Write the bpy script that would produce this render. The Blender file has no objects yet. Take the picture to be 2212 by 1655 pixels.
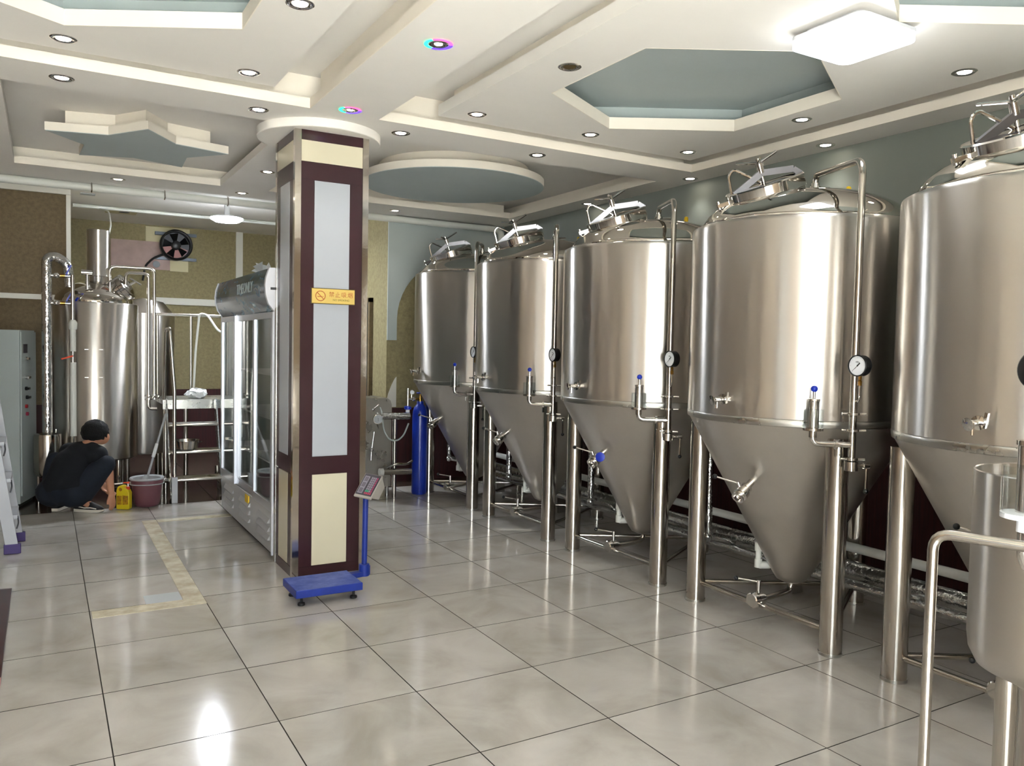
import bpy, bmesh, math, random
from mathutils import Vector, Matrix
PI = math.pi
random.seed(7)
scene = bpy.context.scene
COL = scene.collection

# ---------------------------------------------------------------- camera
CAM = Vector((-0.21225, -3.80645, 1.52929))
YAW, PITCH, ROLL, FPX = 0.527521, -0.045656, 0.020229, 1738.045
fw = Vector((math.sin(YAW) * math.cos(PITCH), math.cos(YAW) * math.cos(PITCH), math.sin(PITCH)))
r0 = Vector((math.cos(YAW), -math.sin(YAW), 0))
u0 = r0.cross(fw)
rt = math.cos(ROLL) * r0 + math.sin(ROLL) * u0
up = -math.sin(ROLL) * r0 + math.cos(ROLL) * u0
cd = bpy.data.cameras.new('camera')
cam = bpy.data.objects.new('camera', cd)
COL.objects.link(cam)
cd.sensor_fit = 'HORIZONTAL'
cd.sensor_width = 36.0
cd.lens = FPX / 2212.0 * 36.0
cd.clip_start = 0.05
m = Matrix((rt, up, -fw)).transposed().to_4x4()
m.translation = CAM
cam.matrix_world = m
scene.camera = cam

# ---------------------------------------------------------------- sky and exposure
scene.view_settings.view_transform = 'Standard'
scene.view_settings.look = 'None'
scene.view_settings.gamma = 1.0
scene.view_settings.use_curve_mapping = False
scene.view_settings.exposure = 1.2
w = bpy.data.worlds.new('sky')
scene.world = w
w.use_nodes = True
wb = w.node_tree.nodes['Background']
wb.inputs[0].default_value = (0.93, 0.95, 1.0, 1)
wb.inputs[1].default_value = 8.5

sun = bpy.data.lights.new('sun', 'SUN'); sun.energy = 100.0; sun.angle = 0.02; sun.color = (0.97, 0.98, 1.0)
so = bpy.data.objects.new('sun', sun); COL.objects.link(so)
so.rotation_euler = Vector((-0.22, -0.52, 0.82)).to_track_quat('Z', 'Y').to_euler()      # morning sun on the street, reaching just inside the shop front

# room numbers
XL, XR, YF, YB = -2.4, 4.5, -5.3, 4.55      # left, right, shop front, rear wall of the tank hall
YL, YA, XA = 5.5, 8.0, 3.05                  # left rear wall, end of the brewing recess, its right wall
ZS, ZP, ZR, ZA = 2.93, 3.0, 3.15, 3.05
ZQ = 3.09                                    # upper ceiling of the rear bays

# ---------------------------------------------------------------- helpers
def L(c):                                    # '#rrggbb' -> linear rgba
    c = c.lstrip('#')
    v = [int(c[i:i + 2], 16) / 255 for i in (0, 2, 4)]
    return tuple(x / 12.92 if x <= 0.04045 else ((x + 0.055) / 1.055) ** 2.4 for x in v) + (1.0,)

class MB:
    """collects polygons in world space; build() makes one mesh object"""
    def __init__(s): s.v = []; s.f = []
    def add(s, vs, fs):
        o = len(s.v); s.v += [tuple(v) for v in vs]; s.f += [tuple(i + o for i in f) for f in fs]; return s
    def box(s, x0, x1, y0, y1, z0, z1):
        return s.add([(x0, y0, z0), (x1, y0, z0), (x1, y1, z0), (x0, y1, z0), (x0, y0, z1), (x1, y0, z1), (x1, y1, z1), (x0, y1, z1)],
                     [(0, 3, 2, 1), (4, 5, 6, 7), (0, 1, 5, 4), (1, 2, 6, 5), (2, 3, 7, 6), (3, 0, 4, 7)])
    def obox(s, c, ax, ay, az):              # oriented box: centre and three half vectors
        c = Vector(c); ax = Vector(ax); ay = Vector(ay); az = Vector(az)
        vs = [c + i * ax + j * ay + k * az for k in (-1, 1) for i, j in ((-1, -1), (1, -1), (1, 1), (-1, 1))]
        fs = [(0, 3, 2, 1), (4, 5, 6, 7), (0, 1, 5, 4), (1, 2, 6, 5), (2, 3, 7, 6), (3, 0, 4, 7)]
        if ax.cross(ay).dot(az) < 0: fs = [f[::-1] for f in fs]
        return s.add(vs, fs)
    def bar(s, a, b, w, h, upv=(0, 0, 1)):   # rectangular bar between two points
        a = Vector(a); b = Vector(b); d = (b - a); t = d.normalized(); upv = Vector(upv)
        if abs(t.dot(upv)) > 0.98: upv = Vector((0, 1, 0))
        x = t.cross(upv).normalized(); y = x.cross(t)
        return s.obox((a + b) / 2, d / 2, x * w / 2, y * h / 2)
    def ring(s, c, n, r, seg, x=None):
        n = Vector(n).normalized()
        if x is None: x = n.orthogonal().normalized()
        y = n.cross(x)
        return [Vector(c) + r * (math.cos(2 * PI * i / seg) * x + math.sin(2 * PI * i / seg) * y) for i in range(seg)]
    def rev(s, c, axis, prof, seg=24, cap0=True, cap1=True):
        """profile of (radius, height) revolved about an axis through c"""
        n = Vector(axis).normalized(); x = n.orthogonal().normalized(); c = Vector(c)
        vs = []; fs = []
        for r, h in prof: vs += s.ring(c + n * h, n, max(r, 1e-5), seg, x)
        for k in range(len(prof) - 1):
            for i in range(seg):
                j = (i + 1) % seg
                fs.append((k * seg + i, k * seg + j, (k + 1) * seg + j, (k + 1) * seg + i))
        if cap0: fs.append(tuple(range(seg))[::-1])
        if cap1: fs.append(tuple((len(prof) - 1) * seg + i for i in range(seg)))
        return s.add(vs, fs)
    def cyl(s, a, b, r, r2=None, seg=16):
        a = Vector(a); b = Vector(b)
        return s.rev(a, b - a, [(r, 0), (r if r2 is None else r2, (b - a).length)], seg)
    def ball(s, c, r, seg=16, n=8, sc=(1, 1, 1)):
        vs = []; fs = []
        for k in range(n + 1):
            t = PI * k / n
            for i in range(seg):
                a = 2 * PI * i / seg
                vs.append((c[0] + sc[0] * r * max(math.sin(t), 1e-4) * math.cos(a), c[1] + sc[1] * r * max(math.sin(t), 1e-4) * math.sin(a), c[2] + sc[2] * r * math.cos(t)))
        for k in range(n):
            for i in range(seg):
                j = (i + 1) % seg
                fs.append((k * seg + i, (k + 1) * seg + i, (k + 1) * seg + j, k * seg + j))
        return s.add(vs, fs)
    def tube(s, pts, r, seg=12, bend=0.0, closed=False, steps=5):
        """round tube swept along points; inner corners rounded with radius bend"""
        P = [Vector(p) for p in pts]
        if bend > 0 and not closed:
            Q = [P[0]]
            for i in range(1, len(P) - 1):
                a = (P[i - 1] - P[i]); b = (P[i + 1] - P[i])
                t = min(bend, a.length * 0.49, b.length * 0.49)
                p0 = P[i] + a.normalized() * t; p1 = P[i] + b.normalized() * t
                for k in range(steps + 1):
                    q = k / steps
                    Q.append((1 - q) ** 2 * p0 + 2 * q * (1 - q) * P[i] + q * q * p1)
            Q.append(P[-1]); P = Q
        n = len(P); vs = []; fs = []; x = None
        for i in range(n):
            if closed: t = (P[(i + 1) % n] - P[i - 1]).normalized()
            elif i == 0: t = (P[1] - P[0]).normalized()
            elif i == n - 1: t = (P[-1] - P[-2]).normalized()
            else: t = ((P[i + 1] - P[i]).normalized() + (P[i] - P[i - 1]).normalized()).normalized()
            if x is None: x = t.orthogonal().normalized()
            else:
                x = x - t * x.dot(t)
                x = x.normalized() if x.length > 1e-6 else t.orthogonal().normalized()
            rr = r[i] if isinstance(r, (list, tuple)) and len(r) == n else (r if not isinstance(r, (list, tuple)) else r[0])
            vs += s.ring(P[i], t, rr, seg, x)
        m_ = n if closed else n - 1
        for k in range(m_):
            k2 = (k + 1) % n
            for i in range(seg):
                j = (i + 1) % seg
                fs.append((k * seg + i, k * seg + j, k2 * seg + j, k2 * seg + i))
        if not closed:
            fs.append(tuple(range(seg))[::-1]); fs.append(tuple((n - 1) * seg + i for i in range(seg)))
        return s.add(vs, fs)
    def prism(s, poly, z0, z1):              # plan polygon (x, y) extruded in z
        n = len(poly)
        a = sum(poly[i][0] * poly[(i + 1) % n][1] - poly[(i + 1) % n][0] * poly[i][1] for i in range(n))
        if a < 0: poly = poly[::-1]
        vs = [(x, y, z0) for x, y in poly] + [(x, y, z1) for x, y in poly]
        fs = [tuple(range(n))[::-1], tuple(range(n, 2 * n))] + [(i, (i + 1) % n, n + (i + 1) % n, n + i) for i in range(n)]
        return s.add(vs, fs)
    def slab_hole(s, x0, x1, y0, y1, hole, z0, z1):
        """rectangular slab with a convex hole; hole listed so that both loops pair up by angle"""
        cx = sum(p[0] for p in hole) / len(hole); cy = sum(p[1] for p in hole) / len(hole)
        hole = sorted(hole, key=lambda p: math.atan2(p[1] - cy, p[0] - cx))
        def out(a):
            dx, dy = math.cos(a), math.sin(a); t = 1e9
            if dx > 1e-9: t = min(t, (x1 - cx) / dx)
            if dx < -1e-9: t = min(t, (x0 - cx) / dx)
            if dy > 1e-9: t = min(t, (y1 - cy) / dy)
            if dy < -1e-9: t = min(t, (y0 - cy) / dy)
            return (cx + dx * t, cy + dy * t)
        angs = sorted(set([round(math.atan2(p[1] - cy, p[0] - cx), 6) for p in hole] + [round(math.atan2(y - cy, x - cx), 6) for x in (x0, x1) for y in (y0, y1)]))
        def inn(a):
            dx, dy = math.cos(a), math.sin(a)
            for i in range(len(hole)):
                p, q = hole[i], hole[(i + 1) % len(hole)]
                ex, ey = q[0] - p[0], q[1] - p[1]
                d = dx * ey - dy * ex
                if abs(d) < 1e-12: continue
                t = ((p[0] - cx) * ey - (p[1] - cy) * ex) / d
                u = ((p[0] - cx) * dy - (p[1] - cy) * dx) / d
                if t > 0 and -1e-6 <= u <= 1 + 1e-6: return (cx + dx * t, cy + dy * t)
            return hole[0]
        I = [inn(a) for a in angs]; O = [out(a) for a in angs]; n = len(angs)
        vs = [(p[0], p[1], z) for z in (z0, z1) for p in I + O]
        fs = []
        for i in range(n):
            j = (i + 1) % n
            fs.append((i, j, n + j, n + i))
            fs.append((2 * n + i, 3 * n + i, 3 * n + j, 2 * n + j))
            fs.append((n + i, n + j, 3 * n + j, 3 * n + i))
            fs.append((i, 2 * n + i, 2 * n + j, j))
        return s.add(vs, fs)
    def build(s, name, mat, parent=None, smooth=35, bevel=0.0):
        org = ORG.get(parent.name, Vector((0, 0, 0))) if parent else Vector((0, 0, 0))
        me = bpy.data.meshes.new(name)
        me.from_pydata([(v[0] - org[0], v[1] - org[1], v[2] - org[2]) for v in s.v], [], s.f)
        me.validate(); me.update()
        if smooth:
            me.polygons.foreach_set('use_smooth', [True] * len(me.polygons))
            me.set_sharp_from_angle(angle=math.radians(smooth))
        o = bpy.data.objects.new(name, me); COL.objects.link(o)
        if mat: me.materials.append(MAT[mat])
        if parent: o.parent = parent; ORG[o.name] = org
        if bevel:
            b = o.modifiers.new('bevel', 'BEVEL'); b.width = bevel; b.segments = 2; b.limit_method = 'ANGLE'
            b.harden_normals = False
        return o

ORG = {}
def thing(name, label, cat, loc=(0, 0, 0), group=None, kind=None):
    o = bpy.data.objects.new(name, None); COL.objects.link(o)
    o.empty_display_size = 0.1
    o.location = loc; ORG[o.name] = Vector(loc)
    if label: o['label'] = label
    if cat: o['category'] = cat
    if group: o['group'] = group
    if kind: o['kind'] = kind
    return o
def tag(o, label=None, cat=None, group=None, kind=None):
    if label: o['label'] = label
    if cat: o['category'] = cat
    if group: o['group'] = group
    if kind: o['kind'] = kind
    return o
def struct(name, mb, mat, **k):
    o = mb.build(name, mat, None, **k); o['kind'] = 'structure'; ORG[o.name] = Vector((0, 0, 0)); return o
def kids(o): return [c for c in bpy.data.objects if c.parent == o]
def copy_tree(o, parent=None, loc=None, label=None):
    c = o.copy(); COL.objects.link(c)
    if parent: c.parent = parent
    if loc is not None: c.location = loc
    if label: c['label'] = label
    for ch in kids(o): copy_tree(ch, c)
    return c
def text_mesh(txt, size, name, mat, parent, origin, xdir, ydir, align='CENTER', thick=0.0006):
    """flat lettering as a thin mesh lying in the plane of xdir / ydir"""
    cu = bpy.data.curves.new('lettering', 'FONT'); cu.body = txt; cu.size = size
    cu.align_x = align; cu.align_y = 'CENTER'; cu.extrude = thick; cu.resolution_u = 3
    t = bpy.data.objects.new('lettering', cu); COL.objects.link(t)
    dg = bpy.context.evaluated_depsgraph_get(); dg.update()
    me = bpy.data.meshes.new_from_object(t.evaluated_get(dg))
    bpy.data.objects.remove(t)
    X = Vector(xdir).normalized(); Y = Vector(ydir).normalized(); Z = X.cross(Y)
    org = ORG.get(parent.name, Vector((0, 0, 0))) if parent else Vector((0, 0, 0))
    for v in me.vertices:
        p = Vector(origin) + X * v.co.x + Y * v.co.y + Z * v.co.z
        v.co = p - org
    me.materials.clear(); me.materials.append(MAT[mat])
    o = bpy.data.objects.new(name, me); COL.objects.link(o)
    if parent: o.parent = parent; ORG[o.name] = org
    return o

# ---------------------------------------------------------------- materials
MAT = {}
def mat(name, col, rough=0.5, metal=0.0, spec=None, var=0.0, vscale=4.0, bump=0.0, bscale=60.0, aniso=0.0, trans=0.0, ior=1.45, coat=0.0, stretch=(1, 1, 1), col2=None, rvar=0.0, emit=None, estr=0.0, alpha=1.0):
    M = bpy.data.materials.new(name); M.use_nodes = True; MAT[name] = M
    nt = M.node_tree; N = nt.nodes; B = N['Principled BSDF']
    c = L(col) if isinstance(col, str) else col
    B.inputs['Base Color'].default_value = c
    B.inputs['Roughness'].default_value = rough
    B.inputs['Metallic'].default_value = metal
    B.inputs['IOR'].default_value = ior
    if spec is not None: B.inputs['Specular IOR Level'].default_value = spec
    if trans: B.inputs['Transmission Weight'].default_value = trans
    if coat: B.inputs['Coat Weight'].default_value = coat; B.inputs['Coat Roughness'].default_value = 0.05
    if emit: B.inputs['Emission Color'].default_value = L(emit); B.inputs['Emission Strength'].default_value = estr
    if alpha < 1: B.inputs['Alpha'].default_value = alpha
    if aniso:
        B.inputs['Anisotropic'].default_value = aniso; B.inputs['Anisotropic Rotation'].default_value = 0.25
        t = N.new('ShaderNodeTangent'); t.direction_type = 'RADIAL'; t.axis = 'Z'
        nt.links.new(t.outputs[0], B.inputs['Tangent'])
    if var or bump or rvar:
        tc = N.new('ShaderNodeTexCoord'); mp = N.new('ShaderNodeMapping')
        mp.inputs['Scale'].default_value = stretch
        geo = N.new('ShaderNodeNewGeometry')
        nt.links.new(geo.outputs['Position'], mp.inputs[0])
    if var or rvar:
        n = N.new('ShaderNodeTexNoise'); n.inputs['Scale'].default_value = vscale; n.inputs['Detail'].default_value = 5; n.inputs['Roughness'].default_value = 0.6
        nt.links.new(mp.outputs[0], n.inputs['Vector'])
    if var:
        rp = N.new('ShaderNodeValToRGB'); rp.color_ramp.elements[0].position = 0.3; rp.color_ramp.elements[1].position = 0.7
        d = L(col2) if col2 else tuple(x * (1 - var) for x in c[:3]) + (1,)
        rp.color_ramp.elements[0].color = d; rp.color_ramp.elements[1].color = c
        nt.links.new(n.outputs['Fac'], rp.inputs[0]); nt.links.new(rp.outputs[0], B.inputs['Base Color'])
    if rvar:
        mr = N.new('ShaderNodeMapRange'); mr.inputs['From Min'].default_value = 0.3; mr.inputs['From Max'].default_value = 0.7
        mr.inputs['To Min'].default_value = max(rough - rvar, 0.02); mr.inputs['To Max'].default_value = rough + rvar
        nt.links.new(n.outputs['Fac'], mr.inputs['Value']); nt.links.new(mr.outputs[0], B.inputs['Roughness'])
    if bump:
        n2 = N.new('ShaderNodeTexNoise'); n2.inputs['Scale'].default_value = bscale; n2.inputs['Detail'].default_value = 3
        nt.links.new(mp.outputs[0], n2.inputs['Vector'])
        b = N.new('ShaderNodeBump'); b.inputs['Strength'].default_value = bump; b.inputs['Distance'].default_value = 0.01
        nt.links.new(n2.outputs['Fac'], b.inputs['Height']); nt.links.new(b.outputs[0], B.inputs['Normal'])
    return M

mat('ceiling_white', '#ece8e2', 0.85, var=0.05, vscale=1.5)
mat('ceiling_cream', '#f0e8db', 0.7, var=0.04, vscale=2)
mat('ceiling_blue', '#b5bfbf', 0.8, var=0.06, vscale=2)
mat('wall_warm', '#b7a48f', 0.7, var=0.08, vscale=2)
mat('left_wall_brown', '#4a3530', 0.5)
mat('wall_green', '#868c85', 0.6, var=0.05, vscale=2)
mat('wall_pale', '#aeb6b4', 0.55, var=0.05, vscale=2)
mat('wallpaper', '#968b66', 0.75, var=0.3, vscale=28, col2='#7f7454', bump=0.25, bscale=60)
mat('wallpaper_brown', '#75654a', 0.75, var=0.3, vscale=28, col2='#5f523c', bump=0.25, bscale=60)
mat('maroon', '#43191a', 0.6, var=0.5, vscale=9, stretch=(6, 6, 0.35), col2='#2a0f10')
mat('trim_white', '#d9d6cc', 0.55)
mat('pvc_white', '#d5d6d0', 0.4)
mat('steel', '#b9b3aa', 0.16, 1.0, aniso=0.0, rvar=0.05, vscale=3, stretch=(1, 1, 0.15))
mat('steel_shell', '#cdc8c2', 0.30, 1.0, aniso=0.97)
mat('steel_cone', '#cbc6bf', 0.36, 1.0, rvar=0.04, vscale=4, var=0.1)
mat('steel_mirror', '#c9c4bb', 0.05, 1.0)
mat('steel_brushed', '#b4b2ac', 0.3, 1.0, rvar=0.06, vscale=6)
mat('steel_dark', '#77767a', 0.35, 1.0)
mat('chrome', '#d2cfca', 0.08, 1.0)
mat('foil', '#c8c8c6', 0.14, 1.0, bump=0.7, bscale=35)
mat('alu', '#a9abb0', 0.5, 0.3, rvar=0.08, vscale=10)
mat('black_plastic', '#0e0f11', 0.35)
mat('black_rubber', '#101012', 0.6)
mat('white_plastic', '#dfe0e4', 0.4)
mat('dial_white', '#d8dade', 0.4)
mat('blue_paint', '#1733a0', 0.32, coat=0.3, var=0.25, vscale=8)
mat('blue_scale', '#1d3592', 0.42, var=0.35, vscale=10)
mat('blue_scuffed', '#26408f', 0.5, var=0.6, vscale=14, col2='#5c6db0')
mat('blue_plastic', '#1730a8', 0.35)
mat('yellow_plastic', '#e0b810', 0.4)
mat('brass', '#b08a45', 0.25, 1.0)
mat('column_brown', '#3a2227', 0.22, var=0.2, vscale=3)
mat('column_white', '#aaaeb5', 0.12, var=0.03, vscale=3)
mat('column_cream', '#cdc6ae', 0.12, var=0.04, vscale=3)
mat('column_steel', '#c9c3ba', 0.1, 1.0, bump=0.05, bscale=12)
mat('gold', '#d9bd6c', 0.3, 0.25)
mat('gold_dark', '#5c4a1f', 0.35, 0.6)
mat('ink_red', '#b0602f', 0.5)
mat('ink_olive', '#7c6a24', 0.5)
mat('fridge_white', '#d4d5dc', 0.3)
mat('fridge_grey', '#b7b8bb', 0.35, 0.2)
mat('fridge_inside', '#9aa4a4', 0.4)
mat('alu_frame', '#c4c6cd', 0.3, 0.7)
mat('cab_grey', '#aab4b4', 0.4, var=0.05, vscale=3)
mat('cab_seam', '#3c4444', 0.5)
mat('purple_plastic', '#3b2a66', 0.45)
mat('bucket_maroon', '#6a424a', 0.4)
mat('grey_plastic', '#a7abae', 0.45)
mat('lemon_bottle', '#c6b61c', 0.35, var=0.2, vscale=30, col2='#cdb51c')
mat('label_amber', '#b88a14', 0.5, var=0.5, vscale=40, col2='#6e4a10')
mat('orange_red', '#d1492a', 0.4)
mat('cloth_black', '#0d1016', 0.9)
mat('cloth_navy', '#161d29', 0.9, var=0.3, vscale=20)
mat('skin', '#b98468', 0.55)
mat('hair', '#080707', 0.85, bump=0.6, bscale=90)
mat('shoe_black', '#17171a', 0.6)
mat('shoe_sole', '#cfc8bb', 0.6)
mat('pink_board', '#b19790', 0.6, var=0.2, vscale=6)
mat('cream_board', '#c9c09c', 0.7)
mat('grey_bracket', '#5a6068', 0.45, 0.6)
mat('hose_grey', '#a9b2b0', 0.4)
mat('bag_film', '#d7dadb', 0.3)
mat('red_button', '#a02028', 0.4)
mat('dark_grey', '#33353a', 0.45)
mat('scale_face', '#38343d', 0.4)
mat('scale_case', '#96918a', 0.45)
mat('lcd', '#6a6670', 0.25)
mat('key_pink', '#94375a', 0.5)
mat('key_grey', '#7f7c88', 0.5)
mat('key_green', '#2f9a72', 0.5)
mat('key_red', '#a83650', 0.5)
mat('door_red', '#3a1512', 0.3, var=0.4, vscale=8, stretch=(6, 1, 1))
mat('chipped_and_daylight', '#b98a86', 0.8)
mat('grout', '#37322b', 0.9)
mat('concrete', '#a8a49c', 0.9, var=0.1, vscale=1)
mat('strip_stone', '#d2cab4', 0.25, var=0.3, vscale=9, col2='#a99d84')
mat('grey_tile', '#b3b8bd', 0.25)
mat('glass', '#ffffff', 0.02, trans=1.0, ior=1.45)
def emitter(name, col, strength):
    M = bpy.data.materials.new(name); M.use_nodes = True; MAT[name] = M
    nt = M.node_tree; nt.nodes.remove(nt.nodes['Principled BSDF'])
    e = nt.nodes.new('ShaderNodeEmission'); e.inputs[0].default_value = L(col); e.inputs[1].default_value = strength
    nt.links.new(e.outputs[0], nt.nodes['Material Output'].inputs[0])
emitter('lamp_warm', '#fff2df', 14)
emitter('lamp_cold', '#eef6ff', 160)
emitter('lamp_led', '#f4f9ff', 6)
emitter('lamp_ring_green', '#30ffa0', 1.6)
emitter('lamp_ring_blue', '#4a30ff', 2.2)
emitter('lamp_ring_pink', '#ff5088', 1.5)

def thin_glass(name, tint, refl_rough=0.02, refl=0.06):
    """thin pane: clear film that mirrors by Fresnel"""
    M = bpy.data.materials.new(name); M.use_nodes = True; MAT[name] = M
    nt = M.node_tree; N = nt.nodes; N.remove(N['Principled BSDF'])
    t = N.new('ShaderNodeBsdfTransparent'); t.inputs[0].default_value = L(tint)
    g = N.new('ShaderNodeBsdfGlossy'); g.inputs['Roughness'].default_value = refl_rough
    lw = N.new('ShaderNodeLayerWeight'); lw.inputs[0].default_value = 0.5
    pw = N.new('ShaderNodeMath'); pw.operation = 'POWER'; pw.inputs[1].default_value = 4.0; nt.links.new(lw.outputs['Facing'], pw.inputs[0])
    f = N.new('ShaderNodeMath'); f.operation = 'MULTIPLY_ADD'; f.inputs[1].default_value = 0.6; f.inputs[2].default_value = refl; nt.links.new(pw.outputs[0], f.inputs[0])
    mx = N.new('ShaderNodeMixShader')
    nt.links.new(f.outputs[0], mx.inputs[0]); nt.links.new(t.outputs[0], mx.inputs[1]); nt.links.new(g.outputs[0], mx.inputs[2])
    nt.links.new(mx.outputs[0], N['Material Output'].inputs[0])
thin_glass('pane', '#f8fbfa', refl=0.10)
thin_glass('cup_glass', '#fbfdfd')

def tile_mat(name, c1, c2, c3, rough, spec=0.5):
    """polished porcelain: cloudy colour that differs from tile to tile"""
    M = bpy.data.materials.new(name); M.use_nodes = True; MAT[name] = M
    nt = M.node_tree; N = nt.nodes; B = N['Principled BSDF']; Lk = nt.links.new
    oi = N.new('ShaderNodeObjectInfo'); geo = N.new('ShaderNodeNewGeometry')
    ad = N.new('ShaderNodeVectorMath'); ad.operation = 'MULTIPLY_ADD'
    cb = N.new('ShaderNodeCombineXYZ')
    for k in range(3): Lk(oi.outputs['Random'], cb.inputs[k])
    ad.inputs[1].default_value = (37, 53, 71); Lk(cb.outputs[0], ad.inputs[0]); Lk(geo.outputs['Position'], ad.inputs[2])
    n = N.new('ShaderNodeTexNoise'); n.inputs['Scale'].default_value = 2.6; n.inputs['Detail'].default_value = 6; n.inputs['Roughness'].default_value = 0.55; n.inputs['Distortion'].default_value = 0.6
    Lk(ad.outputs[0], n.inputs['Vector'])
    rp = N.new('ShaderNodeValToRGB'); e = rp.color_ramp.elements
    e[0].position = 0.3; e[0].color = L(c1); e[1].position = 0.75; e[1].color = L(c3)
    k = e.new(0.52); k.color = L(c2)
    Lk(n.outputs['Fac'], rp.inputs[0])
    n2 = N.new('ShaderNodeTexNoise'); n2.inputs['Scale'].default_value = 0.9; n2.inputs['Detail'].default_value = 4
    Lk(geo.outputs['Position'], n2.inputs['Vector'])
    mr = N.new('ShaderNodeMapRange'); mr.inputs['From Min'].default_value = 0.35; mr.inputs['From Max'].default_value = 0.62; mr.inputs['To Min'].default_value = 0.84; mr.inputs['To Max'].default_value = 1.0
    Lk(n2.outputs['Fac'], mr.inputs['Value'])
    mx = N.new('ShaderNodeMix'); mx.data_type = 'RGBA'; mx.blend_type = 'MULTIPLY'; mx.inputs[0].default_value = 1.0
    Lk(rp.outputs[0], mx.inputs[6]); Lk(mr.outputs[0], mx.inputs[7]); Lk(mx.outputs[2], B.inputs['Base Color'])
    B.inputs['Roughness'].default_value = rough; B.inputs['Specular IOR Level'].default_value = spec
    r2 = N.new('ShaderNodeMapRange'); r2.inputs['From Min'].default_value = 0.3; r2.inputs['From Max'].default_value = 0.7; r2.inputs['To Min'].default_value = rough * 0.7; r2.inputs['To Max'].default_value = rough * 1.5
    Lk(n2.outputs['Fac'], r2.inputs['Value']); Lk(r2.outputs[0], B.inputs['Roughness'])
tile_mat('tile', '#a19b94', '#b3aea8', '#beb9b4', 0.11)
tile_mat('dark_tile', '#3a3029', '#4a3e34', '#5a4c40', 0.14)
def film_print(name):
    """deep blue printed film with pale streaks"""
    M = bpy.data.materials.new(name); M.use_nodes = True; MAT[name] = M
    nt = M.node_tree; N = nt.nodes; B = N['Principled BSDF']; Lk = nt.links.new
    geo = N.new('ShaderNodeNewGeometry'); mp = N.new('ShaderNodeMapping'); mp.inputs['Scale'].default_value = (3, 2.2, 5); mp.inputs['Rotation'].default_value = (0.7, 0, 0)
    Lk(geo.outputs['Position'], mp.inputs[0])
    n = N.new('ShaderNodeTexNoise'); n.inputs['Scale'].default_value = 1.3; n.inputs['Detail'].default_value = 6; n.inputs['Distortion'].default_value = 2.4
    Lk(mp.outputs[0], n.inputs['Vector'])
    rp = N.new('ShaderNodeValToRGB'); e = rp.color_ramp.elements
    e[0].position = 0.36; e[0].color = L('#1d2a4a'); e[1].position = 0.72; e[1].color = L('#b4c6d0')
    k = e.new(0.5); k.color = L('#31505f'); k = e.new(0.6); k.color = L('#54748a')
    Lk(n.outputs['Fac'], rp.inputs[0]); Lk(rp.outputs[0], B.inputs['Base Color'])
    B.inputs['Roughness'].default_value = 0.15
film_print('canopy_print')
# ================================================================ the setting

floor = struct('floor', MB().box(XL - 0.15, XR + 0.15, YF - 0.15, YA + 0.15, -0.08, -0.006), 'grout')
def tile_mesh(sx, sy, mname):
    b = MB().box(0, sx, 0, sy, -0.006, 0.0)
    me = bpy.data.meshes.new('tile'); me.from_pydata(b.v, [], b.f); me.update(); me.materials.append(MAT[mname]); me.materials.append(MAT['grout'])
    for p in me.polygons: p.material_index = 0 if p.normal.z > 0.5 else 1
    return me
g = 0.005
tm = tile_mesh(0.6 - g, 0.6 - g, 'tile'); tmn = tile_mesh(0.3 - g, 0.6 - g, 'tile')
td = tile_mesh(0.6 - g, 0.6 - g, 'dark_tile')
def put_tile(me, x, y):
    o = bpy.data.objects.new('tile', me); COL.objects.link(o); o.parent = floor; o.location = (x + g / 2, y + g / 2, random.uniform(-0.0006, 0.0))
    return o
for i in range(-4, 8):
    for j in range(-9, 7):
        if i == 7: put_tile(tmn, i * 0.6, j * 0.6)
        else: put_tile(tm, i * 0.6, j * 0.6)
for i in range(-4, 5):
    for j in range(7, 13): put_tile(td, i * 0.6, j * 0.6)
for i in range(5, 8): put_tile(tile_mesh((0.6 if i < 7 else 0.3) - g, 0.35 - g, 'dark_tile'), i * 0.6, 4.2)
MB().box(0.49, 0.6, 1.19, 3.52, 0, 0.003).build('border_strip', 'strip_stone', floor)
MB().box(0.01, 0.6, 1.06, 1.185, 0, 0.003).build('border_strip', 'strip_stone', floor)
MB().box(0.605, 1.6, 3.42, 3.52, 0, 0.003).build('border_strip', 'strip_stone', floor)
MB().box(0.29, 0.485, 1.19, 1.36, 0, 0.002).build('patch_tile', 'grey_tile', floor)

# walls
wr = struct('wall_right', MB().box(XR, XR + 0.15, YF, YB + 0.15, -0.01, 3.3), 'wall_green')
MB().box(XR - 0.02, XR, YF, YB, 0, 0.85).build('wainscot', 'maroon', wr)
wk = struct('wall_back', MB().box(XA, XR, YB, YB + 0.15, -0.01, 3.3), 'wallpaper')
MB().box(XA, XR - 0.02, YB - 0.02, YB, 0, 0.82).build('wainscot', 'maroon', wk)
# painted board with a cut arch on the rear wall
pts = [(XA, 2.93), (XA, 1.57), (3.16, 1.57), (3.16, 1.78)]
for k in range(13):
    a = PI - k * (PI / 2) / 12
    pts.append((3.16 + 0.78 + 0.78 * math.cos(a), 1.80 + 0.72 * math.sin(a)))
pts += [(XR, 2.52), (XR, 2.93)]
b = MB(); n = len(pts)
b.v = [(x, YB - 0.018, z) for x, z in pts] + [(x, YB, z) for x, z in pts]
b.f = [tuple(range(n)), tuple(range(n, 2 * n))[::-1]] + [(i, n + i, n + (i + 1) % n, (i + 1) % n) for i in range(n)]
me_arch = b.build('arch_board', 'wall_pale', wk, smooth=0)
bmx = bmesh.new(); bmx.from_mesh(me_arch.data); bmesh.ops.triangulate(bmx, faces=bmx.faces[:]); bmesh.ops.recalc_face_normals(bmx, faces=bmx.faces[:]); bmx.to_mesh(me_arch.data); bmx.free()
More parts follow.
